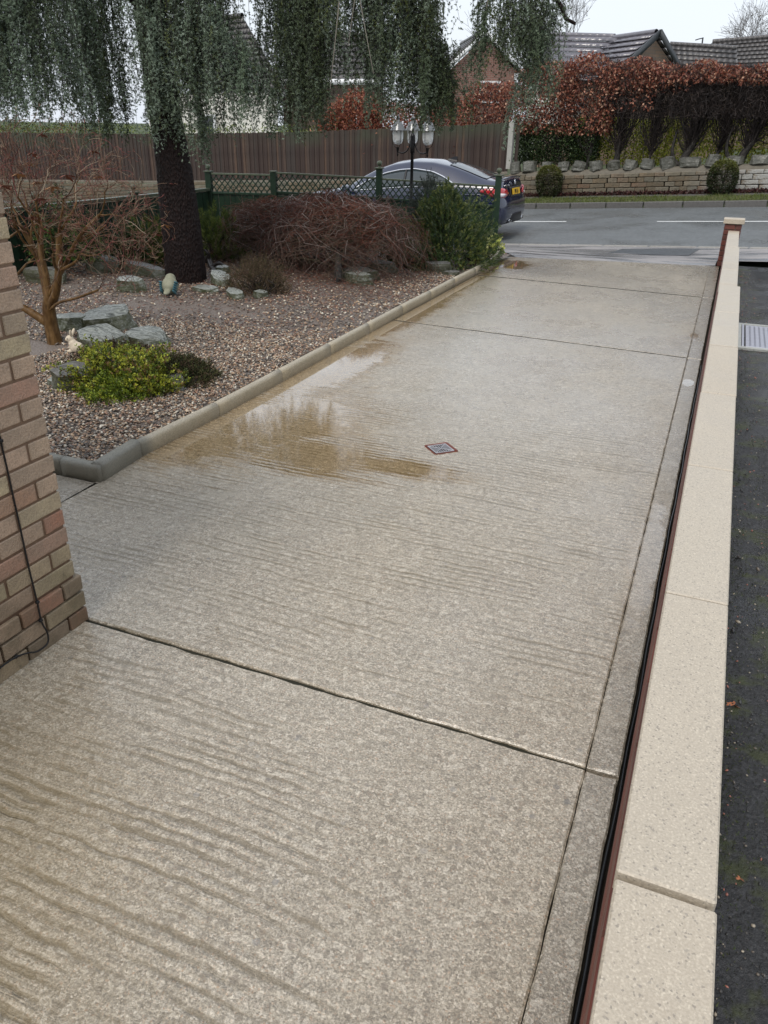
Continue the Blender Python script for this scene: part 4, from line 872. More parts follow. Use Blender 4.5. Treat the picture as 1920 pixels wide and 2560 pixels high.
for (sa, ha, _), (sb, hb, _) in zip(PS, PS[1:]):
    a = sa + .05; b = sb - .05; L = b - a; zt = {0: 1.10, 1.14: 1.135, 2.94: 1.08}[sa]; dz = -.07 if sa == 2.94 else (-.045 if sa == 1.14 else 0); zb = zt - .30
    mid = P0 + dv * ((a + b) / 2); tilt = math.atan2(dz, L)
    box('top_rail', (mid.x, mid.y, zt + dz / 2), (L, .05, .028), MAT_GREENL, tf, .003, (0, -tilt, az)); box('middle_rail', (mid.x, mid.y, zb + dz / 2), (L, .05, .035), MAT_GREEN, tf, .003, (0, -tilt, az))
    ang = math.radians(50); hgt = zt - zb - .03; run = hgt / math.tan(ang); pitch = .098; k = -run
    while k < L:
        for sg in (1, -1):
            x0, x1 = k, k + run; t0, t1 = max(0, -x0 / run), min(1, (L - x0) / run)
            if t1 - t0 < .08: continue
            u0, u1 = x0 + run * t0, x0 + run * t1; z0, z1 = t0 * hgt, t1 * hgt
            if sg < 0: z0, z1 = hgt - z0, hgt - z1
            um = (u0 + u1) / 2; zm = zb + .017 + (z0 + z1) / 2 + dz * um / L; ln = math.hypot(u1 - u0, z1 - z0); q = P0 + dv * (a + um) + Vector((-dv.y, dv.x, 0)) * (.007 * sg)
            R_ = Matrix.Rotation(az, 3, 'Z') @ Matrix.Rotation(-math.atan2(z1 - z0, u1 - u0), 3, 'Y')
            box('slat', (q.x, q.y, zm), (round(ln, 2), .009, .017), MAT_GREEN, tf, .0, R_.to_euler())
        k += pitch
    for i, u in enumerate(np.arange(a + .05, b - .02, .103)):
        q = P0 + dv * u; zz = zb - .02 + dz * (u - a) / L; box('board', (q.x - .01 * dv.y * (i % 2), q.y + .008 * (i % 2), round(zz / 2, 2)), (.098, .018, round(zz, 2)), MAT_GREEN, tf, .002, (0, 0, az), key=i % 2)
# ---- lamp post
lp = empty('lamp_post', (-4.66, 12.18, 0), 'black cast lamp post with three glass lanterns standing at the trellis fence', 'lamp'); lp['local'] = 1
MAT_IRON = simple('black_iron', (.008, .008, .009), .25, 20, .2, .1); MAT_LROOF = simple('lantern_metal', (.16, .165, .17), .22, 20, .2, .1, metal=.3)
m = M('lantern_glass'); MAT_LGLASS = m.fin((.85, .87, .87), .12, m.bump(m.noise(m.obj(), 60, 2), .1, .002), .5, 0, Transmission_Weight=.35, Alpha=.72); 
lathe('pole', [(.06, 0), (.06, .05), (.04, .08), (.035, .3), (.045, .33), (.03, .37), (.028, .66), (.042, .68), (.042, .70), (.03, .72), (.028, .80), (.036, .82), (.026, .85), (.024, 1.1), (.024, 1.48), (.034, 1.50), (.036, 1.56), (.038, 1.72), (.034, 1.74), (.02, 1.76), (.012, 1.80), (.018, 1.82), (0, 1.84)], MAT_IRON, lp)
for i, a in enumerate((math.radians(-8), math.radians(172), math.radians(112))):
    r = .26 if i < 2 else .2; ca, sa_ = math.cos(a), math.sin(a)
    def w(u, z): return (ca * u, sa_ * u, z)
    V, F = tubes([(spline([w(.03, 1.70), w(.05, 1.60), w(.10, 1.52), w(.18, 1.49), w(r, 1.51)], 6), np.full(25, .009))], 8)
    me = npmesh('arm', V, F, MAT_IRON, True); arm = link('arm', me, lp)
    ln = link('lantern', npmesh('lantern_base', *tubes([([(0, 0, -.07), (0, 0, -.045), (0, 0, -.02), (0, 0, .0), (0, 0, .03), (0, 0, .06)], [.004, .014, .008, .014, .02, .024])], 10), MAT_IRON, True), lp, w(r, 1.51))
    lathe('glass_globe', [(.02, .06), (.05, .07), (.072, .10), (.082, .14), (.084, .22), (.082, .26)], MAT_LGLASS, ln, (0, 0, .04), 20)
    lathe('roof', [(.12, .295), (.118, .30), (.095, .33), (.078, .37), (.055, .41), (.026, .425), (.02, .45), (.034, .46), (.02, .48), (.010, .50), (.006, .53), (0, .535)], MAT_LROOF, ln, (0, 0, 0), 18)
    lathe('bulb', [(0, .12), (.02, .13), (.026, .16), (.022, .2), (.012, .24), (.012, .3)], simple('bulb_glass', (.8, .8, .78), .3) if i == 0 else bpy.data.materials['bulb_glass'], ln, (0, 0, 0), 10)
    for k in range(3):
        b = a + k * 2.094 + .5; q = [(math.cos(b) * rr_, math.sin(b) * rr_, zz) for rr_, zz in ((.02, .05), (.06, .085), (.087, .14), (.092, .22), (.094, .30))]
        link('cage_bar', npmesh('cage_bar', *tubes([(spline(q, 4), np.full(17, .004))], 5), MAT_IRON, True), ln)

# ================================================================== weeping blue cedar
ct = empty('weeping_cedar', (-6.13, 8.22, .05), 'large weeping blue-green cedar with a thick dark trunk and long curtains of hanging foliage', 'tree')
tr = [(-6.13, 8.22, .0), (-6.13, 8.22, .25), (-6.14, 8.22, .8), (-6.16, 8.21, 1.5), (-6.22, 8.2, 2.3), (-6.28, 8.2, 3.2), (-6.25, 8.25, 4.2), (-6.2, 8.3, 5.1)]
P = np.array(spline(tr, 14)); n = len(P); R_ = np.interp(np.linspace(0, 1, n), [0, .04, .25, .45, .6, 1], [.268, .250, .240, .19, .165, .11])
sides = 40; V, F = tubes([(P, R_)], sides)
for i in range(len(V)):
    c_ = P[i // sides]; d = V[i] - c_; a = math.atan2(d[1], d[0]); V[i] = c_ + d * (1 + .05 * mnoise.noise(Vector((a * 2.5, c_[2] * 1.2, 1))) + .035 * mnoise.noise(Vector((math.cos(a) * 9, math.sin(a) * 9, c_[2] * 5))) + .03 * mnoise.noise(Vector((math.cos(a) * 22, math.sin(a) * 22, c_[2] * 9))))
part('trunk', V, F, MAT_CBARK, ct, True)
# boughs: (points, thickness); strings of foliage hang from them
BOUGH = [
 [(-6.3, 8.2, 3.5), (-5.6, 8.3, 3.9), (-4.6, 8.9, 3.9), (-3.5, 9.6, 3.6), (-2.5, 10.0, 3.35), (-2.0, 10.2, 2.9)],
 [(-6.3, 8.2, 2.9), (-5.7, 8.6, 3.3), (-5.0, 9.2, 3.4), (-4.2, 9.7, 3.2), (-3.5, 10.0, 2.85)],
 [(-6.3, 8.2, 3.7), (-5.9, 7.6, 4.0), (-5.2, 7.9, 4.1), (-4.6, 8.4, 4.0)],
 [(-6.35, 8.2, 3.2), (-6.8, 7.6, 3.7), (-7.3, 7.0, 3.7), (-7.8, 6.4, 3.4)],
 [(-6.3, 8.2, 3.3), (-6.5, 7.3, 3.7), (-6.6, 6.4, 3.6), (-6.5, 5.6, 3.3)],
 [(-6.35, 8.2, 3.0), (-7.0, 8.3, 3.4), (-7.8, 8.4, 3.3), (-8.6, 8.6, 3.0)],
 [(-6.3, 8.3, 4.0), (-6.2, 9.2, 4.3), (-5.9, 10.2, 4.2), (-5.6, 11.0, 3.8)],
 [(-6.2, 8.3, 5.0), (-5.3, 8.4, 5.3), (-4.3, 8.9, 5.2), (-3.4, 9.4, 4.8)],
 [(-6.2, 8.3, 5.0), (-6.9, 7.8, 5.3), (-7.6, 7.2, 5.0)], [(-6.2, 8.3, 5.05), (-6.0, 7.4, 5.3), (-5.8, 6.6, 5.1)], [(-6.2, 8.3, 5.0), (-6.6, 9.2, 5.3), (-7.0, 10, 5.0)],
]
lines = []
for b in BOUGH:
    q = np.array(spline(b, 6)); q += rng.normal(0, .012, q.shape); lines.append((q, np.linspace(.085, .018, len(q))))
V, F = tubes(lines, 7); part('bough', V, F, MAT_CBARK, ct, True)
# clumps: centre x,y ; spread x,y ; top z ; bottom z ; number of strings ; colour mix(0 dark .. 1 blue-grey), paler also painting lit clumps
CL = [
 (-7.35, 6.75, .30, .30, 3.5, 1.80, 62, .95), (-6.95, 6.75, .25, .30, 3.6, 1.84, 60, .8), (-6.60, 6.9, .22, .25, 3.7, 1.86, 46, .45), (-7.9, 7.3, .30, .3, 3.4, 1.72, 36, .2),
 (-6.9, 8.0, .30, .25, 3.4, 1.68, 36, .1), (-6.62, 7.55, .08, .15, 3.6, 1.66, 16, .5), (-7.5, 8.5, .4, .2, 3.3, 1.75, 30, .0),
 (-6.02, 7.92, .13, .16, 3.6, 1.58, 40, .8), (-5.82, 8.15, .20, .18, 3.6, 1.52, 60, .5), (-5.62, 8.55, .14, .15, 3.7, 1.70, 26, .3), (-5.45, 8.1, .12, .14, 3.5, 2.05, 22, .8), (-5.3, 8.5, .10, .16, 2.7, 1.85, 34, .95), (-5.12, 8.8, .12, .16, 2.4, 1.80, 30, .8),
 (-5.35, 9.4, .18, .14, 3.8, 1.85, 26, .1), (-4.98, 9.1, .13, .14, 3.9, 1.76, 50, .25), (-4.80, 9.2, .12, .14, 3.9, 1.80, 58, .3), (-4.62, 9.0, .10, .14, 3.9, 1.86, 30, .3),
 (-4.42, 9.3, .16, .18, 3.9, 2.22, 26, .1), (-4.2, 9.5, .14, .14, 3.8, 2.30, 22, .05), (-4.3, 8.9, .18, .2, 4.2, 2.6, 24, .2),
 (-4.02, 9.3, .13, .16, 3.8, 1.92, 44, .35), (-3.80, 9.6, .14, .16, 3.6, 1.88, 54, .35), (-3.62, 9.7, .12, .16, 3.3, 1.90, 46, .15), (-3.44, 9.9, .14, .14, 2.75, 1.90, 54, .05), (-3.32, 10.0, .07, .1, 2.4, 1.88, 20, .0), (-3.75, 10.0, .2, .2, 3.6, 2.2, 26, .0),
 (-3.38, 9.4, .12, .12, 3.8, 2.70, 14, .1),
 (-2.98, 10.0, .09, .12, 3.5, 2.42, 20, .3), (-2.80, 10.0, .07, .1, 3.5, 2.30, 16, .2), (-2.62, 9.9, .09, .12, 3.4, 2.45, 34, .15), (-2.45, 10.0, .10, .1, 3.4, 2.42, 44, .3), (-2.30, 10.1, .07, .1, 3.2, 2.10, 20, .6), (-2.42, 10.0, .03, .05, 2.5, 1.72, 5, .7), (-2.18, 10.2, .09, .1, 3.2, 2.68, 14, .2),
 (-5.9, 10.6, .35, .35, 4.2, 2.05, 26, .0), (-6.7, 9.6, .5, .4, 4.4, 1.95, 30, .0), (-7.6, 9.6, .5, .4, 4.2, 1.9, 22, .0),
 (-4.0, 9.2, .5, .4, 5.2, 3.9, 22, .2), (-6.9, 7.5, .6, .6, 5.4, 3.8, 45, .3), (-6.4, 9.4, 1.1, .7, 5.5, 3.9, 40, .0),
]
LN = []; TPn, TDn, TC = [], [], []
CB = np.array([[.075, .098, .048], [.10, .125, .062], [.045, .06, .03]]); CG = np.array([[.24, .30, .225], [.18, .235, .16], [.33, .40, .32]]); CY = np.array([.15, .17, .045])  # CG tones raised to paint lit highlights into the foliage colour
for (cx_, cy_, sx, sy, zt, zb, N, bl) in CL:
    for i in range(int(N * (1.22 if zb < 3 else 1.)) + (14 if cx_ < -6.5 and zb < 3 else 0)):
        x = cx_ + rng.normal(0, 1) * sx * .7; y = cy_ + rng.normal(0, 1) * sy * .6; high = zt > 4.1 and zb > 3
        z0 = zt + rng.uniform(-.5, .1) * (1 if zt > 3 else .5); z1 = zb + .05 * math.sin(x * 23) + abs(rng.normal(0, .24)) + (rng.random() < .3) * rng.uniform(0, (zt - zb) * .6)
        if z0 - z1 < .2: continue
        st_ = .045 if not high else .09; n = int((z0 - z1) / st_) + 3; out = rng.normal(0, .10, 2); wob = rng.uniform(0, 6); wx = rng.uniform(.3, 1.6)
        u = np.linspace(0, 1, n); Pz = z0 + (z1 - z0) * u; Px = x + out[0] * np.sqrt(u) + .022 * np.sin(wob + u * 6 * wx) + np.cumsum(rng.normal(0, .004, n)); Py = y + out[1] * np.sqrt(u) + .02 * np.cos(wob + u * 5) + np.cumsum(rng.normal(0, .004, n))
        P = np.stack([Px, Py, Pz], 1); LN.append((P, np.linspace(.0035, .0012, n)))
        dens = rng.uniform(.75, 1.0); k = rng.random(n) < dens; base = P[k]; m_ = 2 if not high else 1
        for r_ in range(m_):
            off = rng.normal(0, .017, base.shape); off[:, 2] = rng.uniform(-.02, .02, len(base)); TPn.append(base + off); d = off.copy(); d[:, 2] -= .012; TDn.append(d)
            b_ = np.clip(bl + rng.normal(0, .28), 0, 1); cc = CB[rng.integers(0, 3, len(base))] * (1 - b_) + CG[rng.integers(0, 3, len(base))] * b_
            if rng.random() < .06: cc = cc * .4 + CY * .6
            TC.append(cc)
        # short side sprays
        for _ in range(max(1, n // 9)):
            j = rng.integers(1, n - 1); d = rdir(1)[0]; d[2] = -abs(d[2]) * .8 - .2; q = P[j] + np.outer(np.linspace(.02, rng.uniform(.08, .20), 5), d) + np.outer(np.linspace(0, 1, 5) ** 2, [0, 0, -.08])
            TPn.append(q); TDn.append(np.repeat(d[None], 5, 0)); TC.append(np.repeat(cc[:1] * 1.12, 5, 0)); LN.append((q, np.full(5, .0015)))
for (cx_, cy_, sx, sy, zt, zb, N, bl) in CL:
    if zb > 3: continue
    for a_ in range(max(1, N // 13)):
        zs_ = rng.uniform(zb + .35, min(zt, zb + 1.7)); a = rng.uniform(0, 6.28); r1 = rng.uniform(.16, .42); p0 = np.array([cx_ + rng.normal(0, sx * .4), cy_ + rng.normal(0, sy * .4), zs_]); hz = np.array([math.cos(a), math.sin(a), 0])
        u = np.linspace(0, 1, 12)[:, None]; P = p0 + hz * r1 * u + np.array([0, 0, 1.]) * (.10 * np.sin(u * 2.4) - .36 * u ** 2); LN.append((P, np.linspace(.008, .003, 12))); b_ = min(1, bl + rng.uniform(.1, .5)); base_c = CB[0] * (1 - b_) + CG[rng.integers(0, 3)] * b_ * 1.1  # arching sprays coloured paler to paint lit mound tops
        for r_ in range(5): off = rng.normal(0, .022, P.shape); off[:, 2] = np.abs(off[:, 2]) * .8; TPn.append(P + off); TDn.append(off + [0, 0, .006]); TC.append(np.repeat(base_c[None], 12, 0))
        for j in range(2, 12):
            L = min(rng.uniform(.12, .5) * (.5 + u[j, 0]), max(.06, P[j][2] - zb + .08)); n = int(L / .04) + 2; q = P[j] + np.stack([np.linspace(0, rng.normal(0, .03), n), np.linspace(0, rng.normal(0, .03), n), -np.linspace(0, L, n)], 1) + rng.normal(0, .004, (n, 3)); LN.append((q, np.full(n, .0018)))
            for r_ in range(2): off = rng.normal(0, .015, q.shape); TPn.append(q + off); TDn.append(off - [0, 0, .01]); TC.append(np.repeat((base_c * rng.uniform(.7, 1.05))[None], n, 0))
TP_, TD_, TC_ = np.concatenate(TPn), np.concatenate(TDn), np.concatenate(TC)
NN = 9; N = len(TP_); dd = rdir(N * NN).reshape(N, NN, 3) + TD_[:, None] / (np.linalg.norm(TD_, axis=1)[:, None, None] + 1e-6) * .5
V, F = blades(np.repeat(TP_, NN, 0), dd.reshape(-1, 3), rng.uniform(.018, .032, N * NN), .0078)
cc = np.repeat(TC_, NN, 0) * rng.uniform(.75, 1.25, (N * NN, 1)); part('foliage', V, F, MAT_NEED, ct, False, np.repeat(cc, 3, 0))
V, F = tubes([(l[0][::4] if len(l[0]) > 9 else l[0], l[1][::4] if len(l[0]) > 9 else l[1]) for l in LN], 3); part('hanging_twigs', V, F, MAT_HBARK, ct)
# a few bare hanging shoots
bl_ = []
for (x, y, z0, z1, bx) in ((-4.05, 8.7, 3.4, 2.35, .25), (-3.9, 8.6, 3.4, 2.6, -.15), (-4.15, 8.6, 3.0, 2.2, -.12), (-2.9, 9.9, 3.4, 2.2, -.15)): bl_.append((spline([(x, y, z0), (x + bx * .5, y, (z0 + z1) / 2), (x + bx, y, z1)], 6), np.linspace(.008, .003, 13)))
MPT = simple('pale_twig', (.20, .18, .15), .5)
for b_ in bl_: V, F = tubes([b_], 5); part('bare_twig', V, F, MPT, ct, True)

# ================================================================== parked car
C0 = Vector((-3.93, 16.35, 0)); C0.z = G(C0.x, C0.y)
CX = Vector((-.998, .005, -.06)).normalized(); CZ = CX.cross(VD * -1).normalized(); CZ = CZ if CZ.z > 0 else -CZ; CY_ = CZ.cross(CX).normalized()     # x forward (to the left), y towards the far side or near
if CY_.dot(VD) > 0: CY_ = -CY_
car = bpy.data.objects.new('parked_car', None); COL.objects.link(car)
car.matrix_world = Matrix(((CX.x, CY_.x, CZ.x, C0.x), (CX.y, CY_.y, CZ.y, C0.y), (CX.z, CY_.z, CZ.z, C0.z), (0, 0, 0, 1))) @ Matrix.Scale(1.06, 4)
tag(car, 'dark navy blue four-door coupe parked at the roadside behind the trellis', 'car'); car['local'] = 1
m = M('navy_car_paint'); p = m.obj(); MAT_PAINT = m.fin((.005, .009, .036), .2, m.bump(m.noise(p, 90, 2), .03, .002), .6, .0, Coat_Weight=1., Coat_Roughness=.04)
m = M('car_glass'); MAT_GLASS = m.fin((.03, .04, .045), .06, m.bump(m.noise(m.obj(), 200, 2), .04, .001), .8)
MAT_CHROME = simple('chrome', (.75, .75, .77), .12, 20, .05, .02, metal=1.); MAT_TYRE = simple('tyre_rubber', (.015, .015, .015), .7); MAT_BPLAST = simple('black_plastic', (.012, .012, .014), .35, 40, .2, .1)
m = M('red_lens'); p = m.obj(); MAT_LENS = m.fin(m.mix(m.noise(p, 14, 2), (.35, .008, .012), (.5, .02, .03)), .1, None, .6, Coat_Weight=.8)
MAT_WLENS = simple('clear_lens', (.62, .60, .62), .12, 30, .15, .1)
ST = [ # d, zb, wb, zm, wm, zs, ws, zre, wre, zr
 (0.00, .40, .50, .50, .62, .60, .60, .635, .46, .645), (0.035, .31, .64, .50, .74, .64, .70, .675, .56, .685), (.07, .27, .70, .50, .79, .70, .73, .76, .60, .77), (.095, .25, .74, .50, .82, .80, .74, .90, .62, .93),
 (.12, .24, .76, .50, .84, .86, .76, .985, .64, 1.02), (.17, .23, .77, .52, .855, .88, .78, 1.0, .66, 1.035), (.3, .22, .78, .55, .87, .905, .80, 1.0, .68, 1.03), (.5, .2, .8, .6, .885, .92, .81, 1.05, .66, 1.085), (.8, .2, .8, .6, .885, .93, .82, 1.16, .62, 1.20),
 (1.1, .2, .8, .6, .885, .94, .83, 1.26, .59, 1.31), (1.5, .2, .8, .6, .88, .94, .84, 1.345, .57, 1.405), (1.9, .2, .8, .6, .88, .94, .84, 1.37, .56, 1.435), (2.3, .2, .8, .6, .88, .93, .84, 1.335, .56, 1.405), (2.7, .2, .8, .6, .88, .92, .84, 1.23, .58, 1.30), (2.95, .2, .8, .6, .88, .91, .84, 1.12, .61, 1.175),
 (3.2, .2, .8, .6, .88, .90, .835, .99, .66, 1.03), (3.5, .2, .8, .6, .88, .885, .83, .935, .68, .96), (3.9, .2, .79, .6, .875, .86, .81, .90, .62, .93), (4.2, .21, .77, .55, .85, .81, .77, .85, .55, .875), (4.42, .23, .72, .5, .80, .74, .68, .77, .45, .79), (4.55, .27, .62, .48, .70, .64, .58, .66, .38, .675), (4.61, .36, .48, .46, .55, .52, .48, .54, .3, .55)]
ST = np.array(ST)
def cs(d): return [float(np.interp(d, ST[:, 0], ST[:, k])) for k in range(1, 10)]
def ring(v):
    zb, wb, zm, wm, zs, ws, zre, wre, zr = v
    return [(0, zb), (wb * .8, zb), (wb, zb + .03), ((wb + wm) / 2 + .02, (zb + zm) / 2), (wm, zm), (wm - .005, (zm + zs) / 2), (ws + .012, zs - .03), (ws, zs), ((ws + wre) / 2 + .012, (zs + zre) / 2), (wre + .015, zre - .015), (wre - .03, zre + .008), (wre * .5, zr - (zr - zre) * .22), (0, zr)]
ds = sorted(set([s_[0] for s_ in ST] + list(np.arange(.4, 4.4, .2)))); V, F = [], []
for d in ds:
    r_ = ring(cs(d)); V += [(d, -y, z) for y, z in r_[::-1]] + [(d, y, z) for y, z in r_[1:-1]]
nr = 24; F = [(i * nr + j, i * nr + (j + 1) % nr, (i + 1) * nr + (j + 1) % nr, (i + 1) * nr + j) for i in range(len(ds) - 1) for j in range(nr)]
me = bpy.data.meshes.new('body'); me.from_pydata(V, [], F + [list(range(nr)), list(range((len(ds) - 1) * nr, len(ds) * nr))[::-1]]); me.materials.append(MAT_PAINT)
bm = bmesh.new(); bm.from_mesh(me); bmesh.ops.recalc_face_normals(bm, faces=list(bm.faces)); bm.to_mesh(me); bm.free()
for q in me.polygons: q.use_smooth = True
body = link('body', me, car); sb = body.modifiers.new('s', 'SUBSURF'); sb.levels = 2; sb.render_levels = 2
def side_w(d, z):
    zb, wb, zm, wm, zs, ws, zre, wre, zr = cs(d); pts = sorted([(zb, wb), (zm, wm), ((zm + zs) / 2, wm - .005), (zs, ws), ((zs + zre) / 2, (ws + wre) / 2 + .012), (zre, wre)]); return float(np.interp(z, [a for a, b in pts], [b for a, b in pts]))
def patch(name, ds_, zlo, zhi, mat, off=.008, sgn=1, rows=5):
    V = []
    for d, a, b in zip(ds_, zlo, zhi):
        for k in range(rows): z = a + (b - a) * k / (rows - 1); V.append((d, sgn * (side_w(d, z) + off), z))
    F = [(i * rows + j, (i + 1) * rows + j, (i + 1) * rows + j + 1, i * rows + j + 1) for i in range(len(ds_) - 1) for j in range(rows - 1)]
    o = link(name, npmesh(name, V, F, mat, True), car); so_ = o.modifiers.new('t', 'SOLIDIFY'); so_.thickness = .012; so_.offset = 0; return V, rows
wd = np.linspace(1.0, 3.0, 26); top = np.interp(wd, [1.0, 1.2, 1.45, 1.8, 2.1, 2.4, 2.65, 2.85, 3.0], [.965, 1.085, 1.185, 1.24, 1.235, 1.19, 1.11, 1.02, .935]); lo = np.interp(wd, [1.0, 2.0, 3.0], [.955, .95, .915])
for sg in (1, -1):
    Vw, rows = patch('side_window', wd, lo, top, MAT_GLASS, .006, sg)
    up_ = [Vw[i * rows + rows - 1] for i in range(len(wd))]; dn = [Vw[i * rows] for i in range(len(wd))]
    V, F = tubes([([(a, b + sg * .008, c + .008) for a, b, c in up_], np.full(len(up_), .013)), ([(a, b + sg * .006, c - .006) for a, b, c in dn], np.full(len(dn), .010))], 8); link('window_trim', npmesh('window_trim', V, F, MAT_CHROME, True), car)
    zpil = np.linspace(.94, 1.225, 5); link('window_pillar', npmesh('window_pillar', *tubes([([(1.98, sg * (side_w(1.98, z) + .008), z) for z in zpil], np.full(5, .028))], 6), MAT_BPLAST, True), car)
    # feature crease and door handles
    cr = [(d, sg * (side_w(d, z) + .004), z) for d, z in zip(np.linspace(.45, 3.9, 24), .80 - .02 * np.linspace(-1, 1, 24) ** 2)]; link('body_crease', npmesh('body_crease', *tubes([(cr, np.full(24, .012))], 6), MAT_PAINT, True), car)
    for d in (1.35, 2.35): link('door_handle', npmesh('door_handle', *tubes([([(d, sg * (side_w(d, .83) + .005), .83), (d + .03, sg * (side_w(d, .83) + .035), .835), (d + .17, sg * (side_w(d, .83) + .035), .838), (d + .2, sg * (side_w(d, .83) + .005), .838)], np.full(4, .011))], 8), MAT_PAINT, True), car)
    mo = link('door_mirror', chbox((.11, .20, .12), .035, MAT_PAINT), car, (3.12, sg * .98, .96)); link('mirror_arm', chbox((.05, .12, .04), .01, MAT_BPLAST), car, (3.14, sg * .87, .92))
    # tail light wraps round the corner
    path = [(.50, .862), (.42, .866), (.33, .862), (.24, .848), (.175, .82), (.125, .775), (.092, .71), (.075, .63), (.068, .55), (.066, .47)]
    zt = [.845, .875, .885, .885, .882, .878, .87, .855, .83, .79]; zl = [.83, .80, .765, .735, .715, .705, .705, .72, .745, .775]
    def lens(path, zt, zl, mat, off, name):
        V = []; rows = 5
        for (d, s_), a, b in zip(path, zl, zt):
            for k in range(rows): z = a + (b - a) * k / 4; bul = .018 * math.sin(math.pi * k / 4); V.append((d - off * .8 - bul * .5, sg * (s_ + off + bul), z))
        F = [(i * rows + j, (i + 1) * rows + j, (i + 1) * rows + j + 1, i * rows + j + 1) for i in range(len(path) - 1) for j in range(rows - 1)]
        o = link(name, npmesh(name, V, F, mat, True), car); q = o.modifiers.new('t', 'SOLIDIFY'); q.thickness = .01; q.offset = 0; return o
    tl = lens(path, zt, zl, MAT_LENS, .016, 'taillight')
    wl = lens(path[3:8], [.795, .80, .79, .785, .775], [.785, .745, .725, .735, .765], MAT_WLENS, .030, 'reverse_lens')
    # exhaust tip, wheels
    link('exhaust_tip', npmesh('exhaust_tip', *tubes([([(.02, sg * .56, .30), (.02, sg * .50, .285), (.02, sg * .40, .285), (.02, sg * .34, .30), (.02, sg * .40, .325), (.02, sg * .50, .325), (.02, sg * .56, .30)], np.full(7, .012))], 6), MAT_CHROME, True), car)
    for d in (.97, 3.67):
        wh = link('wheel', npmesh('tyre', *(lambda v: (v[0], v[1]))((np.array([(d + r * math.cos(a), sg * y, .32 + r * math.sin(a)) for r, y in ((.20, .70), (.30, .70), (.32, .72), (.32, .89), (.30, .905), (.22, .905), (.20, .89)) for a in np.linspace(0, 2 * math.pi, 33)[:-1]]), np.array([(j * 32 + i, j * 32 + (i + 1) % 32, (j + 1) * 32 + (i + 1) % 32, (j + 1) * 32 + i) for j in range(6) for i in range(32)]))), MAT_TYRE, True), car)
        rim = [np.array(boxv((0, 0, 0), (.03, .02, .20)))]; VV, FF = [], []
        for k in range(5):
            a = k * 2 * math.pi / 5; b_ = boxv((0, 0, .11), (.045, .03, .21)); R3 = np.array([[math.cos(a), 0, math.sin(a)], [0, 1, 0], [-math.sin(a), 0, math.cos(a)]]); FF.append(BF + len(VV) * 8); VV.append(b_ @ R3.T + np.array([d, sg * .88, .32]))
        link('rim', npmesh('rim', np.concatenate(VV), np.concatenate(FF), MAT_CHROME), wh)
        ar = [(d + .36 * math.cos(a), sg * (side_w(d, .6) + .002), .33 + .36 * math.sin(a)) for a in np.linspace(-.1, math.pi + .1, 20)]; link('wheel_arch', npmesh('wheel_arch', *tubes([(ar, np.full(20, .02))], 6), MAT_BPLAST, True), car)
# rear window, boot lid edge, bumper insert, plate, badge, fin
V = []; dd_ = np.linspace(.42, 1.16, 10); rows = 13
for d in dd_:
    v = cs(d); wre, zre, zr = v[7], v[6], v[8]; hw_ = wre * np.interp(d, [.42, 1.16], [.96, .88])
    for k in range(rows): y = -hw_ + 2 * hw_ * k / (rows - 1); t_ = abs(y) / wre; z = zr - (zr - zre) * (.22 * min(1, t_ / .5) + .78 * max(0, (t_ - .5) / .5)) + .007; V.append((d, y, z))
F = [(i * rows + j, (i + 1) * rows + j, (i + 1) * rows + j + 1, i * rows + j + 1) for i in range(9) for j in range(rows - 1)]
link('rear_window', npmesh('rear_window', V, F, MAT_GLASS, True), car)
edge = [(V[j][0], V[j][1], V[j][2]) for j in range(rows)]; lft = [V[i * rows] for i in range(10)]; rgt = [V[i * rows + rows - 1] for i in range(10)]; tp = [V[9 * rows + j] for j in range(rows)]
link('window_seal', npmesh('window_seal', *tubes([(e_, np.full(len(e_), .006)) for e_ in (edge, lft, rgt, tp)], 6), MAT_BPLAST, True), car)
link('spoiler_lip', npmesh('spoiler_lip', *tubes([(spline([(.20, -.74, .975), (.13, -.62, 1.015), (.10, -.3, 1.04), (.095, 0, 1.045), (.10, .3, 1.04), (.13, .62, 1.015), (.20, .74, .975)], 4), np.full(25, .017))], 8), MAT_PAINT, True), car)
def rearpatch(name, y0, y1, z0, z1, dfun, mat, th=.012, ny=14):
    V = []; nz_ = 5
    for i in range(ny):
        y = y0 + (y1 - y0) * i / (ny - 1)
        for k in range(nz_): z = z0 + (z1 - z0) * k / (nz_ - 1); V.append((dfun(y, z), y, z))
    F = [(i * nz_ + j, (i + 1) * nz_ + j, (i + 1) * nz_ + j + 1, i * nz_ + j + 1) for i in range(ny - 1) for j in range(nz_ - 1)]
    o = link(name, npmesh(name, V, F, mat, True), car); q = o.modifiers.new('t', 'SOLIDIFY'); q.thickness = th; q.offset = 0; return o
rearpatch('bumper_insert', -.66, .66, .27, .42, lambda y, z: -.004 + .16 * (abs(y) / .72) ** 3 + .10 * max(0, .36 - z), MAT_BPLAST)
rearpatch('plate_recess', -.36, .36, .715, .88, lambda y, z: .050 + .02 * (abs(y)) ** 2 + (z - .72) * .12, MAT_BPLAST)
pltm = simple('yellow_plate', (.70, .42, .03), .3, 20, .06, .05); inkm = simple('plate_ink', (.01, .01, .01), .4)
plate = link('number_plate', chbox((.012, .52, .111), .002, pltm), car, (.034, 0, .80), (0, math.radians(6), 0))
tm = text_mesh('J80 LJA', .098, .0015, inkm, 'plate_lettering'); o = link('plate_lettering', tm, plate, (-.0075, 0, -.004), (math.radians(90), 0, math.radians(-90))); o.scale = (.93, 1, 1)
tm = text_mesh('CLA 180', .060, .003, MAT_CHROME, 'badge_lettering'); o = link('badge_lettering', tm, car, (.070, .50, .915), (math.radians(82), 0, math.radians(-97))); o.scale = (1.0, 1, 1)
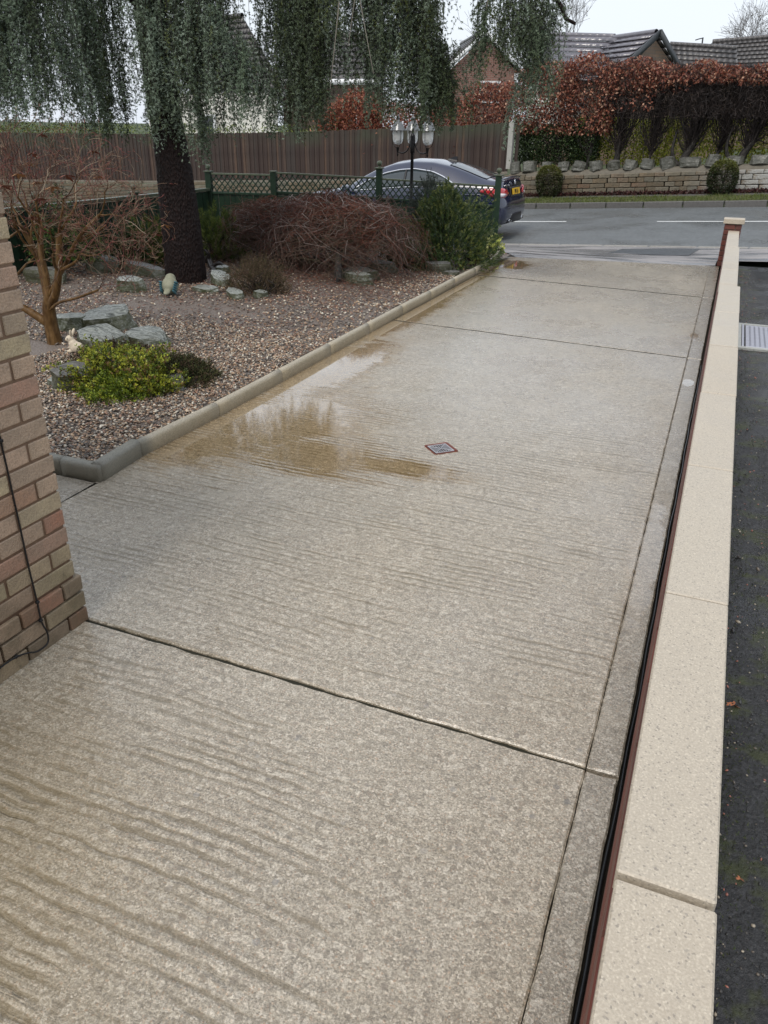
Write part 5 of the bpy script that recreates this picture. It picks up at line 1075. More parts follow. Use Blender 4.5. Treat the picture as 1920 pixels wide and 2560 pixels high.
st_ = [(.062, .042 * math.cos(a), .958 + .042 * math.sin(a)) for a in np.linspace(0, 2 * math.pi, 25)]; sp_ = [([(.060, 0, .958), (.060, .04 * math.cos(a), .958 + .04 * math.sin(a))], [.007, .003]) for a in (math.pi / 2, math.pi / 2 + 2.094, math.pi / 2 - 2.094)]
link('boot_emblem', npmesh('boot_emblem', *tubes([(st_, np.full(25, .005))] + sp_, 6), MAT_CHROME, True), car)
link('aerial_fin', npmesh('aerial_fin', [(1.20, -.02, 1.325), (1.20, .02, 1.325), (1.42, .022, 1.375), (1.42, -.022, 1.375), (1.19, 0, 1.43), (1.25, 0, 1.43), (1.52, 0, 1.40)], [(0, 4, 5, 3), (1, 2, 5, 4), (0, 1, 4, 4), (3, 5, 6, 6), (2, 6, 5, 5)], MAT_BPLAST), car)
gl = [(d, y, cs(d)[8] + .012) for d, y in ()] 

# ================================================================== far side: stone wall, close-board fence, box balls, verge
MAT_STONE = None
m = M('sandstone'); p = m.obj(); n = m.noise(p, 7, 4, .6); r = m.rand()
c = m.ramp(r, [(0, (.10, .075, .045)), (.3, (.15, .11, .065)), (.55, (.11, .10, .075)), (.8, (.18, .15, .105)), (1, (.14, .08, .045))]); c = m.mix(m.sm(n, .4, .7, 0, .5), c, (.07, .065, .045))
wx = m.xyz(m.pos())[0]; c = m.mix(m.math('MULTIPLY', m.sm(wx, -1.3, .3), m.sm(n, .35, .55, .1, .75)), c, (.40, .40, .38)); MAT_STONE = m.fin(c, .6, m.bump(m.noise(p, 22, 4, .6), .8, .02))
MAT_WMORT = simple('dark_joint', (.035, .03, .024), .8, 30, .3, .4, useobj=False)
def along(xc, w): return Vector((xc, yw(xc, w), 0))
UR = -UD                      # to the right, uphill
AZU = math.atan2(UR.y, UR.x); TLT = math.asin(UR.z)
def stonewall(name, xa, xb, hts, w, label, Lr, seed, hfun=None, core=None):
    rs = random.Random(seed); t = empty(name, along((xa + xb) / 2, w), label, 'wall'); t.location.z = G(t.location.x, t.location.y)
    A = along(xa, w); B_ = along(xb, w); Ltot = (xb - xa) / UR.x; z0 = G(B_.x, B_.y) - .03 - UR.z * Ltot
    z = 0.
    for ci, h in enumerate(hts):
        s_ = -rs.uniform(0, .3)
        while s_ < Ltot:
            L = rs.uniform(*Lr); c_ = s_ + L / 2; hh = h * rs.uniform(.97, 1.)
            if c_ > 0 and (hfun is None or z0 + UR.z * c_ + z + h < hfun(xa + (xb - xa) * c_ / Ltot) + .03):
                q = Vector((A.x, A.y, z0)) + UR * c_; q.z += z + h / 2
                kk = int(L * 20) / 20.; box('stone', (q.x - VD.x * rs.uniform(0, .014), q.y - VD.y * rs.uniform(0, .014), q.z), (max(.08, kk - .012), .16, round(hh - .012, 3)), MAT_STONE, t, .010, (0, -TLT, AZU), key=rs.randint(0, 2), jit=.004); s_ += kk; continue
            s_ += L
        z += h
    H_ = core or z - .02
    v = boxv((Ltot / 2, .10, H_ / 2 - .1), (Ltot, .17, H_ + .1)); R3 = np.array(Matrix.Rotation(AZU, 3, 'Z') @ Matrix.Rotation(-TLT, 3, 'Y')); part('mortar_core', v @ R3.T + np.array([A.x, A.y, z0]), BF, MAT_WMORT, t)
    return t, A, z0, H_
tw, A, z0, H_ = stonewall('stone_wall', -5.95, 6.5, [.07, .125, .115, .125, .105], 21.95, 'low sandstone wall with rough rocks bedded along its top across the road', (.22, .46), 4)
m = M('cap_mortar'); MAT_CM = simple('cap_mortar', (.13, .115, .09), .7, 12, .3, .5, useobj=False)
rs = random.Random(9); V = []
xs = np.arange(-5.95, 6.5, .12)
for x in xs:
    q = along(x, 21.95); zt = z0 + (x + 5.95) * .067 + H_ + .02
    for k, (dw, dz) in enumerate(((-.02, -.03), (0., .05), (.10, .11), (.24, .12), (.42, .06))): V.append((q.x + VD.x * dw, q.y + VD.y * dw, zt + dz + .02 * fnoise((x * 2, k, 0), 2)))
F = [(i * 5 + j, (i + 1) * 5 + j, (i + 1) * 5 + j + 1, i * 5 + j + 1) for i in range(len(xs) - 1) for j in range(4)]
part('mortar_bed', V, F, MAT_CM, tw, True)
for i, (x, w_, h_) in enumerate([(-5.8, .34, .27), (-5.38, .46, .27), (-4.88, .36, .24), (-4.42, .36, .22), (-3.98, .40, .22), (-3.52, .40, .22), (-3.05, .36, .22), (-2.62, .42, .21), (-2.18, .38, .21), (-1.70, .42, .24), (-1.15, .62, .22), (-.62, .40, .26), (-.12, .46, .20), (.48, .66, .20), (1.15, .46, .24), (1.7, .5, .22), (2.3, .42, .24), (2.9, .5, .22), (3.5, .44, .22), (4.1, .5, .22), (4.8, .5, .22), (5.5, .5, .22)]):
    q = along(x, 22.10); rock('capping_rock', (q.x, q.y, z0 + (x + 5.95) * .067 + H_ + .10), (w_ * 1.05, .36, h_ * 1.25), 100 + i, MAT_CAPROCK, parent=tw, rz=rs.uniform(-.5, .5), tilt=(rs.uniform(-.15, .15), rs.uniform(-.2, .2)), sink=.12)
fz = lambda x: float(np.interp(x, [-36, -27, -20.9, -13.5, -9, -6], [-.62, -.30, -.09, .24, .50, .78]))      # foot of the fence
tr_, A2, z02, H2 = stonewall('retaining_wall', -34.5, -5.98, [.13, .12, .11, .12, .11, .12, .11, .12, .11, .12, .11, .12, .11], 21.97, 'long weathered stone retaining wall below the brown fence across the road', (.5, .95), 8, hfun=fz, core=.5)
q = [along(x, 22.0) for x in np.arange(-34.5, -5.9, .5)]
V = []
for a in q:
    for dw, dz in ((-.02, -.06), (-.02, .01), (.3, .02)): V.append((a.x + VD.x * dw, a.y + VD.y * dw, fz(a.x) + dz))
F = [(i * 3 + j, (i + 1) * 3 + j, (i + 1) * 3 + j + 1, i * 3 + j + 1) for i in range(len(q) - 1) for j in range(2)]; part('wall_top', V, F, MAT_CM, tr_, True)
m = M('brown_fence_wood'); p = m.obj(); r = m.rand(); n = m.noise(m.map(p, (1, 1, .06)), 60, 4, .6); c = m.ramp(r, [(0, (.045, .030, .026)), (.4, (.06, .042, .035)), (.7, (.055, .045, .04)), (.9, (.085, .058, .045)), (1, (.11, .07, .05))])
c = m.mix(m.sm(n, .4, .65, 0, .55), c, (.028, .02, .018)); zz = m.xyz(p)[2]; c = m.mix(m.math('MULTIPLY', m.sm(zz, .15, .62), m.sm(m.noise(m.pos(), .7, 3), .45, .6, .1, .8)), c, (.055, .06, .04))
MAT_FENCE = m.fin(c, .6, m.bump(n, .5, .005), .2)
bf = empty('boarded_fence', (-12, yw(-12, 22.2), fz(-12)), 'tall dark brown vertical board fence on top of the stone wall across the road', 'fence')
ftop = lambda x: float(np.interp(x, [-36, -27, -20.6, -13.5, -8, -6], [1.4, 1.48, 1.53, 1.69, 1.92, 2.03]))
x = -34.5; i = 0
while x < -6.08:
    a = along(x, 22.18 + .018 * (i % 2)); zb = fz(x); h = ftop(x) - zb + .01 * math.sin(i * 1.7); hq = round(h, 2)
    box('board', (a.x, a.y, zb + hq / 2), (.106, .02, hq), MAT_FENCE, bf, .002, (random.uniform(-.004, .004), random.uniform(-.006, .006), AZU), key=i % 3, jit=.002); x += .0975; i += 1
pc = along(-6.02, 22.15); cp_ = simple('concrete_post', (.36, .35, .32), .6, 20, .2, .3); o = box('concrete_post', (pc.x, pc.y, 1.45), (.14, .12, 1.2), cp_, bf, .006, (0, 0, AZU))
# right-hand return of brown boards beside the post
o = box('end_board', (pc.x + .16, pc.y + .1, 1.5), (.10, .02, 1.0), MAT_FENCE, bf, .002, (0, 0, AZU))
def boxball(x, w, R, H, label, cols):
    q = along(x, w); g_ = G(q.x, q.y); t = empty('box_ball', (q.x, q.y, g_), label, 'bush'); N = 5200
    d = rdir(N); d[:, :2] = np.sign(d[:, :2]) * np.abs(d[:, :2]) ** .8; k = rng.uniform(.86, 1.03, N) * np.array([1 + .06 * mnoise.noise(Vector(tuple(v * 3))) for v in d]); P = d * k[:, None] * np.array([R, R, H / 2]) + np.array([q.x, q.y, g_ + H / 2]); P[:, 2] = np.maximum(P[:, 2], g_ + .01)
    V, F = blades(P, d + rdir(N) * .9, rng.uniform(.03, .055, N), .028, 'leaf'); cc = pal(cols, N, 1); f_ = np.clip((d[:, 2] - .2) * 1.1, 0, 1)[:, None] * rng.uniform(.3, 1, (N, 1)); cc = cc * (1 - f_) + pal([(.19, .19, .035), (.14, .15, .03)], N, 1) * f_
    part('foliage', V, F, MAT_LEAF, t, False, np.repeat(cc, 4, 0))
    o = link('stems', npmesh('stems', *tubes([([(0, 0, 0), (.03, 0, H * .3), (.1 * math.cos(a), .1 * math.sin(a), H * .7)], [.02, .015, .01]) for a in np.arange(0, 6, 1)], 5), MAT_HBARK), t)
boxball(-4.68, 21.62, .33, .78, 'clipped yellow-green box ball against the stone wall nearest the parked car', [(.05, .06, .02), (.035, .045, .015), (.06, .05, .03)])
boxball(-.32, 21.6, .33, .76, 'clipped dark green box ball against the stone wall further to the right', [(.03, .045, .018), (.04, .055, .02), (.05, .04, .025)])
N = 30000; x = rng.uniform(-9, 5, N); w_ = rng.uniform(20.46, 21.34, N); y = (w_ - .161 * x) / .987; z = np.array([G(a, b) for a, b in zip(x, y)])
den = np.array([mnoise.noise(Vector((a * 1.4, b * 3, 0))) for a, b in zip(x, w_)]); k = rng.random(N) < .62 + den * .9; O = np.stack([x, y, z], 1)[k]
d = rdir(len(O), 1.5); V, F = blades(O, d, rng.uniform(.04, .10, len(O)), .012); o = part('verge_grass', V, F, attrmat('grass', .5, .5, .3), col=pal([(.10, .14, .025), (.14, .17, .035), (.07, .10, .02), (.17, .17, .06)], len(O), 3)); tag(o, 'narrow strip of muddy bright green grass between far kerb and stone wall', kind='stuff')
N = 9000; x = rng.uniform(-8, 4, N); w_ = rng.normal(21.78, .07, N); y = (w_ - .161 * x) / .987; z = np.array([G(a, b) for a, b in zip(x, y)]) + rng.uniform(.0, .07, N)
d = rdir(N); V, F = blades(np.stack([x, y, z], 1), d, rng.uniform(.04, .08, N), .035, 'leaf'); o = part('fallen_leaves', V, F, MAT_LEAF, col=pal([(.05, .02, .018), (.08, .03, .025), (.03, .018, .015)], N, 4)); tag(o, 'dark wet fallen leaves heaped along the foot of the stone wall', kind='stuff')

# ---- hedge of beeches behind the wall
BZ = 1.0
def beech(x0, w0, rt, x1, lean, label, zl, zh, xr_, nl, ntw, leaf_lo, fork=0):
    q = along(x0, w0); base = np.array([q.x, q.y, z0 + (x0 + 5.95) * .067 + H_ + .05]); t = empty('beech_tree', tuple(base), label, 'tree', 'beeches in the hedge behind the stone wall')
    lines, tips = [], []
    th = [(spline([base, base + [lean * .2, .02, .3], base + [lean * .7, .05, .6], base + [lean, .1, 1.0], base + [lean * 1.2, .1, 1.7]], 4), np.linspace(rt, rt * .35, 17))]
    if fork: th.append((spline([base + [fork * .1, 0, .05], base + [fork, 0, .22], base + [fork * 1.3, 0, .5], base + [fork * 1.1, .05, .9]], 4), np.linspace(rt * .6, rt * .2, 13)))
    V, F = tubes([(np.array(a), b) for a, b in th], 8); part('trunk', V, F, MAT_HBARK, t, True)
    tl = []
    for i in range(ntw):
        k = rng.integers(5, 17); s_ = np.array(th[0][0][k]) + rng.normal(0, .02, 3); tx = rng.uniform(*xr_); e_ = along(tx, w0 + rng.normal(.1, .33)); zt = rng.uniform(zl, zh); E = np.array([e_.x, e_.y, zt]); mid = s_ * .55 + E * .45 + rng.normal(0, .14, 3) + [0, 0, -.1]; P = np.array(spline([s_, mid, E], 3)); P += rng.normal(0, .02, P.shape); r0 = .007 if i % 8 else .022; tl.append((P, np.linspace(r0, .0025, len(P))))
    if tl: V, F = tubes(tl, 3); part('twigs', V, F, MAT_TWIG, t, False, np.concatenate([np.repeat(pal([(.035, .028, .026), (.05, .04, .036), (.03, .025, .024)], 1, 1), len(l[0]) * 3, 0) for l in tl]))
    # small cross twigs make the dense dark tangle
    N = ntw * 26; P = np.stack([rng.uniform(xr_[0], xr_[1], N), w0 + rng.normal(.1, .30, N), rng.uniform(zl, zh, N)], 1); kk = np.array([mnoise.noise(Vector((a * 1.6, c_ * 1.6, b))) for a, b, c_ in P]); P = P[rng.random(N) < .70 + kk]; P[:, 1] = (P[:, 1] - .161 * P[:, 0]) / .987
    V, F = blades(P, rdir(len(P), .5), rng.uniform(.10, .26, len(P)), .009); part('fine_twigs', V, F, MAT_TWIG, t, False, pal([(.04, .032, .03), (.06, .045, .04), (.03, .025, .025)], len(P), 3))
    N = nl; x = rng.uniform(xr_[0] - .08, xr_[1] + .08, N); zt = zh + .05 + .12 * np.array([mnoise.noise(Vector((a * 1.3, 3, 0))) for a in x]) - .22 * np.abs((x - sum(xr_) / 2) / ((xr_[1] - xr_[0]) / 2)) ** 3; z = rng.uniform(0, 1, N); z = zt - (zt - leaf_lo) * z; wv = w0 + rng.normal(.05, .34, N)
    kk = np.array([mnoise.noise(Vector((a * 1.5, b * 2, c_ * 1.5))) for a, b, c_ in zip(x, wv, z)]); topb = z > zt - .45; keep = (rng.random(N) < .58 + kk * 1.25) | (topb & (rng.random(N) < .8)); x, z, wv = x[keep], z[keep], wv[keep]; y = (wv - .161 * x) / .987
    V, F = blades(np.stack([x, y, z], 1), rdir(len(x), -.3), rng.uniform(.055, .095, len(x)), .048, 'leaf'); part('leaves', V, F, MAT_LEAF, t, False, pal([(.20, .066, .042), (.27, .092, .055), (.14, .048, .034), (.36, .155, .095), (.24, .075, .046), (.09, .036, .028), (.46, .27, .18)], len(x), 4))
beech(-6.6, 23.0, .05, 0, .05, 'beech at the left end of the hedge, over the fence end and concrete post', 1.75, 3.0, (-7.6, -5.9), 6500, 60, 1.75)
beech(-4.72, 23.0, .035, 0, -.12, 'thin beech with copper leaves down to the green hedge, left of the leaning stem', 2.0, 3.5, (-6.1, -4.5), 9500, 80, 1.75)
beech(-3.90, 22.8, .055, 0, .10, 'slightly leaning dark-stemmed beech with copper leaves and gaps showing a white porch', 2.0, 3.6, (-4.8, -3.4), 6800, 90, 1.75)
beech(-3.12, 22.9, .10, 0, .02, 'thick upright beech trunk in the middle of the hedge below the brick gable', 2.15, 3.5, (-3.7, -2.4), 4200, 240, 2.35)
beech(-2.25, 22.9, .035, 0, .05, 'slender pair of thin beech stems with grey twigs right of the thick upright trunk', 2.2, 3.4, (-2.7, -1.6), 2600, 260, 2.75, fork=-.14)
beech(-1.40, 22.8, .12, 0, .28, 'stout beech with twin leaning trunk under a dense dark twiggy crown', 2.15, 3.35, (-1.9, -.7), 2300, 420, 2.95, fork=-.22)
beech(-.62, 22.9, .05, 0, .18, 'crooked slim beech between the twin trunk and the forked one', 2.2, 3.3, (-1.0, -.1), 1700, 280, 2.95)
beech(-.02, 22.8, .11, 0, .32, 'beech forked low like a Y at the right, above the darker box ball', 2.15, 3.3, (-.3, .7), 1800, 330, 2.9, fork=-.28)
beech(.85, 22.8, .10, 0, .1, 'beech trunk cut by the right edge of the view', 2.15, 3.25, (.5, 1.6), 1900, 300, 2.7)
beech(2.2, 22.9, .08, 0, .1, 'beech beyond the right edge of the view', 1.8, 3.2, (1.5, 3.2), 2600, 160, 2.3)
t = empty('copper_hedge', (-11.6, yw(-11.6, 23.2), .6), 'copper-leaved beech hedge showing above the brown fence behind the cedar', 'hedge')
N = 16000; x = np.concatenate([rng.uniform(-13.0, -10.8, N // 2), rng.uniform(-11.5, -7.4, N - N // 2)]); tz = np.interp(x, [-13.2, -12.3, -11.6, -10.8, -9, -7.4], [1.9, 2.6, 2.95, 2.6, 2.35, 2.7]); z = tz - rng.uniform(0, 1, N) ** 1.2 * (tz - 1.1) + rng.normal(0, .06, N); w_ = rng.normal(23.1, .3, N); y = (w_ - .161 * x) / .987
V, F = blades(np.stack([x, y, z], 1), rdir(N, -.3), rng.uniform(.06, .10, N), .055, 'leaf'); part('leaves', V, F, MAT_LEAF, t, False, pal([(.20, .06, .04), (.28, .09, .05), (.14, .045, .03), (.36, .15, .08)], N, 4))
V, F = tubes([([(x, yw(x, 23.1), .6), (x + .1, yw(x, 23.1), 1.4), (x + rng.normal(0, .2), yw(x, 23.1), 2.1)], [.04, .03, .01]) for x in np.arange(-12.8, -7.5, .5)], 6); part('trunks', V, F, MAT_HBARK, t, True)
MAT_BRIGHT = attrmat('bright_leaves', .45, .3, .5)
def leafmass(name, x0, x1, w0, sw, zb, zt, N, cols, label, L=.05, W=.035, kind='hedge', gap=.9, top=.1):
    t = empty(name, tuple(along((x0 + x1) / 2, w0)), label, kind); x = rng.uniform(x0, x1, N); tz = zt + top * np.array([mnoise.noise(Vector((a * 1.5, w0, 0))) for a in x]); z = zb + (tz - zb) * rng.uniform(0, 1, N) ** .8; wv = w0 + rng.normal(0, sw, N); kk = np.array([mnoise.noise(Vector((a * 2.2, b * 2, c_ * 2.2))) for a, b, c_ in zip(x, wv, z)]); k = rng.random(N) < .7 + kk * gap; x, z, wv = x[k], z[k], wv[k]; y = (wv - .161 * x) / .987
    V, F = blades(np.stack([x, y, z], 1), rdir(len(x), .3), rng.uniform(.7, 1.2, len(x)) * L, W, 'leaf'); part('leaves', V, F, MAT_BRIGHT if name == 'yellow_hedge' else MAT_LEAF, t, False, pal(cols, len(x), 4))
    V, F = tubes([([(a, yw(a, w0) + .1, zb - .1), (a + rng.normal(0, .06), yw(a, w0), (zb + zt) / 2), (a + rng.normal(0, .15), yw(a, w0), zt - .05)], [.014, .01, .004]) for a in np.arange(x0, x1, .22)], 4); part('stems', V, F, MAT_TWIG, t, False, np.full((len(V), 3), .05) * np.array([1, .8, .6]))
leafmass('privet_hedge', -6.1, -3.7, 23.4, .42, .95, 2.0, 26000, [(.03, .05, .018), (.045, .075, .022), (.02, .035, .014), (.06, .09, .03)], 'dark green privet at the left end behind the stone wall rocks')
leafmass('yellow_hedge', -4.6, 3.2, 23.75, .2, 1.0, 2.2, 30000, [(.52, .54, .07), (.38, .42, .06), (.60, .60, .10), (.22, .27, .05), (.36, .30, .10)], 'yellow-green hedge seen between the beech trunks', .06, .045)
leafmass('laurel_hedge', -36, -13.0, 23.3, .3, .4, 1.85, 20000, [(.14, .18, .04), (.09, .13, .03), (.20, .23, .06), (.05, .08, .02)], 'bright green hedge tops showing over the far left of the brown fence', .09, .05, top=.35)
leafmass('laurel_hedge', -12.6, -12.2, 23.2, .2, .8, 2.05, 900, [(.16, .20, .04), (.10, .15, .03)], 'small lime-green shrub just left of the copper hedge above the brown fence', .08, .05, 'bush')

# ================================================================== houses
m = M('roof_tiles_grey'); p = m.pos(); r = m.rand(); MATW = m.n('TexWave', {'Vector': m.obj(), 'Scale': 1.55, 'Distortion': .3}, bands_direction='X').outputs['Fac']
c = m.mix(m.sm(MATW, .1, .5, .7, 0), m.mix(r, (.085, .08, .08), (.12, .11, .105)), (.04, .038, .038)); MAT_RGREY = m.fin(c, .35, m.bump(MATW, .6, .04))
m = M('roof_tiles_wet'); v = m.obj(); W_ = m.n('TexWave', {'Vector': v, 'Scale': 1.2, 'Distortion': .3}, bands_direction='X').outputs['Fac']; MAT_RWET = m.fin(m.mix(m.noise(v, 3, 3), (.10, .095, .11), (.17, .16, .18)), .22, m.bump(W_, .35, .03), .8)
m = M('far_brick'); p = m.pos(); bk = m.n('TexBrick', {'Vector': m.map(p, (1, 1, 1), (math.radians(90), 0, 0)), 'Scale': 1., 'Color1': (.20, .09, .065, 1), 'Color2': (.14, .065, .05, 1), 'Mortar': (.22, .18, .15, 1), 'Mortar Size': .008, 'Brick Width': .225, 'Row Height': .075}); MAT_FBRICK = m.fin(bk.outputs['Color'], .7, m.bump(bk.outputs['Fac'], -.4, .01))
m = M('far_stone_brick'); p = m.pos(); bk = m.n('TexBrick', {'Vector': m.map(p, (1, 1, 1), (math.radians(90), 0, 0)), 'Scale': 1., 'Color1': (.20, .13, .085, 1), 'Color2': (.14, .10, .075, 1), 'Mortar': (.12, .10, .08, 1), 'Mortar Size': .01, 'Brick Width': .3, 'Row Height': .1}); MAT_FSTONE = m.fin(bk.outputs['Color'], .7, m.bump(bk.outputs['Fac'], -.4, .01))
MAT_RENDER = simple('white_render', (.70, .68, .62), .7, 5, .08, .1, useobj=False); MAT_UPVC = simple('white_upvc', (.74, .75, .76), .35, 10, .05, .05); MAT_DVERGE = simple('dark_bargeboard', (.05, .055, .06), .5); MAT_WGLASS = simple('window_glass', (.05, .055, .06), .06, 3, .2, .02)
MAT_CLAD = simple('brown_cladding', (.10, .075, .06), .6, 20, .3, .3)
def slabpart(name, quad, th, mat, parent):
    a, b, c, d = [Vector(q) for q in quad]; n = (b - a).cross(d - a).normalized(); V = [q - n * th for q in (a, b, c, d)] + [a, b, c, d]; return part(name, [tuple(v) for v in V], BF, mat, parent)
def roofplane(t, A, B, C_, D, n, mat, lift=.035):
    """A,B ridge ends, C_,D eave ends (C_ under B, D under A); n courses"""
    A, B, C_, D = [Vector(q) for q in (A, B, C_, D)]; nr_ = (B - A).cross(D - A).normalized(); nr_ = nr_ if nr_.z > 0 else -nr_
    L = (B - A).length; ex = (B - A).normalized()
    for i in range(n):
        t0, t1 = i / n, (i + 1.12) / n; t1 = min(t1, 1)
        P = [A.lerp(D, t0), B.lerp(C_, t0), B.lerp(C_, t1) + nr_ * lift, A.lerp(D, t1) + nr_ * lift]
        # local object frame: x along the ridge so the tile ribs follow the slope
        ey = nr_.cross(ex); o_ = A.lerp(D, t0); Mx = Matrix((ex, ey, nr_)).transposed(); loc = [Mx.transposed() @ (q - o_) for q in P]; th = Vector((0, 0, .03))
        V = [q - th for q in loc] + loc; me = npmesh('tile_course', [tuple(v) for v in V], BF, mat); ob = link('tile_course', me, t); ob.matrix_world = Matrix.Translation(o_ - t.location) @ Mx.to_4x4()
        ob.matrix_basis = Matrix.Translation(o_ - t.location) @ Mx.to_4x4()
def ridge(t, A, B, mat, r=.09): V, F = tubes([([A, B], [r, r])], 8); part('ridge_tiles', V, F, mat, t, True)
def wallpart(t, pts, mat, name='wall', th=.25): 
    n = len(pts); P = [Vector(q) for q in pts]; nn_ = (P[1] - P[0]).cross(P[2] - P[0]).normalized(); nn_.z = 0; nn_ = nn_ if nn_.y > 0 else -nn_
    V = [tuple(q) for q in P] + [tuple(q + nn_ * th) for q in P]; me = bpy.data.meshes.new(name); me.from_pydata([Vector(v) - t.location for v in V], [], [list(range(n)), list(range(n, 2 * n))[::-1]] + [(i, i + n, (i + 1) % n + n, (i + 1) % n) for i in range(n)]); me.materials.append(mat)
    return link(name, me, t)
def vbox(name, t, a, b, z0_, z1_, th, mat, parent=None):
    """upright board between plan points a,b"""
    a, b = Vector((*a, 0)), Vector((*b, 0)); e = (b - a); L = e.length; c_ = (a + b) / 2; return box(name, (c_.x, c_.y, (z0_ + z1_) / 2), (L, th, z1_ - z0_), mat, parent or t, 0, (0, 0, math.atan2(e.y, e.x)))
# red brick gable house
t = empty('brick_house', (-11.3, 38, .1), 'red brick gabled house with grey tiled roof and white window behind the hedge', 'house')
ap, el, er = (-11.29, 38.0, 5.72), (-12.95, 37.3, 4.20), (-9.63, 38.7, 4.20); back = Vector((-2.9, 5.6, 0)); EXT = Vector((-.42, -.18, -.38))
wallpart(t, [(-12.6, 37.45, .1), (-9.98, 38.55, .1), (-9.98, 38.55, 4.25), (-11.29, 38.02, 5.5), (-12.6, 37.45, 4.25)], MAT_FBRICK)
ap_, el_, er_ = Vector(ap), Vector(el), Vector(er)
roofplane(t, ap_ + back, ap_, el_, el_ + back, 9, MAT_RGREY); roofplane(t, ap_, ap_ + back, er_ + back, er_, 9, MAT_RGREY); ridge(t, ap_ + Vector((0, 0, .03)), ap_ + back + Vector((0, 0, .03)), MAT_RGREY)
fw = Vector((.10, -.18, 0))
for e_ in (el_, er_): slabpart('bargeboard', [ap_ + fw + Vector((0, 0, .02)), e_ + fw + Vector((0, 0, .02)), e_ + fw - Vector((0, 0, .2)), ap_ + fw - Vector((0, 0, .2))], .05, MAT_UPVC, t)
a, b = (-11.36, 37.88), (-10.50, 38.24); ww = vbox('window', t, a, b, 2.94, 3.80, .10, MAT_UPVC)
for u0, u1 in ((.07, .46), (.54, .93)):
    A_ = Vector((*a, 0)).lerp(Vector((*b, 0)), u0); B_ = Vector((*a, 0)).lerp(Vector((*b, 0)), u1); c_ = (A_ + B_) / 2 + Vector((.02, -.05, 3.37)); o = link('pane', chbox(((B_ - A_).length, .03, .70), 0, MAT_WGLASS), ww, (((u0 + u1) / 2 - .5) * (Vector((*b, 0)) - Vector((*a, 0))).length, -.05, 0))
wallpart(t, [(-12.6, 37.45, .1), (-12.6 + back.x, 37.45 + back.y, .1), (-12.6 + back.x, 37.45 + back.y, 4.25), (-12.6, 37.45, 4.25)], MAT_FBRICK)
# house with wet shining roof and small gable
t = empty('gabled_house', (-5.2, 31.5, .5), 'house with a wet shining tiled roof and a small brown gable above the hedge', 'house')
roofplane(t, (-8.15, 33.2, 5.06), (-4.4, 32.3, 4.84), (-4.4, 30.3, 3.3), (-7.3, 31.0, 3.5), 8, MAT_RWET, .06); ridge(t, (-8.15, 33.2, 5.08), (-4.9, 32.5, 4.86), MAT_RWET)
roofplane(t, (-5.06, 32.6, 4.80), (-3.34, 31.0, 4.80), (-4.25, 29.6, 3.70), (-5.95, 31.0, 3.70), 6, MAT_RWET, .06); ridge(t, (-5.06, 32.6, 4.82), (-3.34, 31.0, 4.82), MAT_RWET)
roofplane(t, (-3.34, 31.0, 4.80), (-5.06, 32.6, 4.80), (-4.1, 33.8, 3.6), (-2.42, 32.1, 3.6), 6, MAT_RGREY, .04)
wallpart(t, [(-4.0, 29.85, .5), (-2.6, 31.9, .5), (-2.6, 31.9, 3.75), (-3.36, 31.0, 4.62), (-4.0, 29.85, 3.75)], MAT_FSTONE)
f_ = Vector((.14, -.10, 0))
for e_ in ((-4.25, 29.6, 3.66), (-2.42, 32.1, 3.56)): slabpart('bargeboard', [Vector((-3.34, 31, 4.88)) + f_, Vector(e_) + f_ + Vector((0, 0, .08)), Vector(e_) + f_ - Vector((0, 0, .14)), Vector((-3.34, 31, 4.66)) + f_], .06, MAT_DVERGE, t)
slabpart('bargeboard', [(-8.2, 33.1, 5.08), (-7.35, 30.9, 3.5), (-7.35, 30.9, 3.25), (-8.2, 33.1, 4.85)], .06, MAT_DVERGE, t)
wallpart(t, [(-7.7, 33.3, .5), (-7.2, 31.4, .5), (-7.2, 31.4, 3.4), (-8.0, 33.1, 4.85)], MAT_RENDER); wallpart(t, [(-7.2, 31.4, .5), (-4.0, 30.6, .5), (-4.0, 30.6, 3.5), (-7.2, 31.4, 3.5)], MAT_FSTONE)
# white porch behind the copper leaves
t = empty('white_porch', (-5.9, 28.6, .8), 'white porch with small tiled canopy glimpsed through the copper beech leaves', 'porch')
wallpart(t, [(-6.9, 28.8, 2.05), (-5.1, 28.5, 2.05), (-5.1, 28.5, 2.6), (-6.9, 28.8, 2.9)], MAT_RENDER, 'wall', .1)
roofplane(t, (-5.75, 29.1, 2.85), (-4.95, 28.9, 2.85), (-4.85, 28.3, 2.5), (-5.65, 28.4, 2.5), 3, MAT_RGREY)
slabpart('fascia', [(-5.9, 28.35, 2.8), (-5.2, 28.2, 2.45), (-5.2, 28.2, 2.3), (-5.9, 28.35, 2.62)], .05, MAT_UPVC, t)
# right-hand roofs
t = empty('tiled_house', (-1.9, 34, .8), 'lower grey-brown tiled roof with a white verge just right of the small gable', 'house')
roofplane(t, (-3.15, 34.2, 4.72), (-.85, 34.2, 4.55), (-.6, 32.6, 3.4), (-2.75, 32.6, 3.55), 7, MAT_RGREY, .04); ridge(t, (-3.15, 34.2, 4.74), (-.85, 34.2, 4.57), MAT_RGREY, .08)
slabpart('bargeboard', [(-3.22, 34.1, 4.66), (-2.80, 32.5, 3.6), (-2.80, 32.5, 3.35), (-3.22, 34.1, 4.42)], .06, MAT_UPVC, t); slabpart('bargeboard', [(-.82, 34.1, 4.42), (-.62, 32.9, 3.6), (-.62, 32.9, 3.35), (-.82, 34.1, 4.15)], .08, MAT_UPVC, t)
wallpart(t, [(-2.7, 32.9, .8), (-.7, 32.9, .8), (-.7, 32.9, 3.5), (-2.7, 32.9, 3.5)], MAT_FSTONE)
t = empty('flue_pole', (-2.12, 36, 3), 'thin grey pole with a short side arm rising behind the lower roof', 'pole')
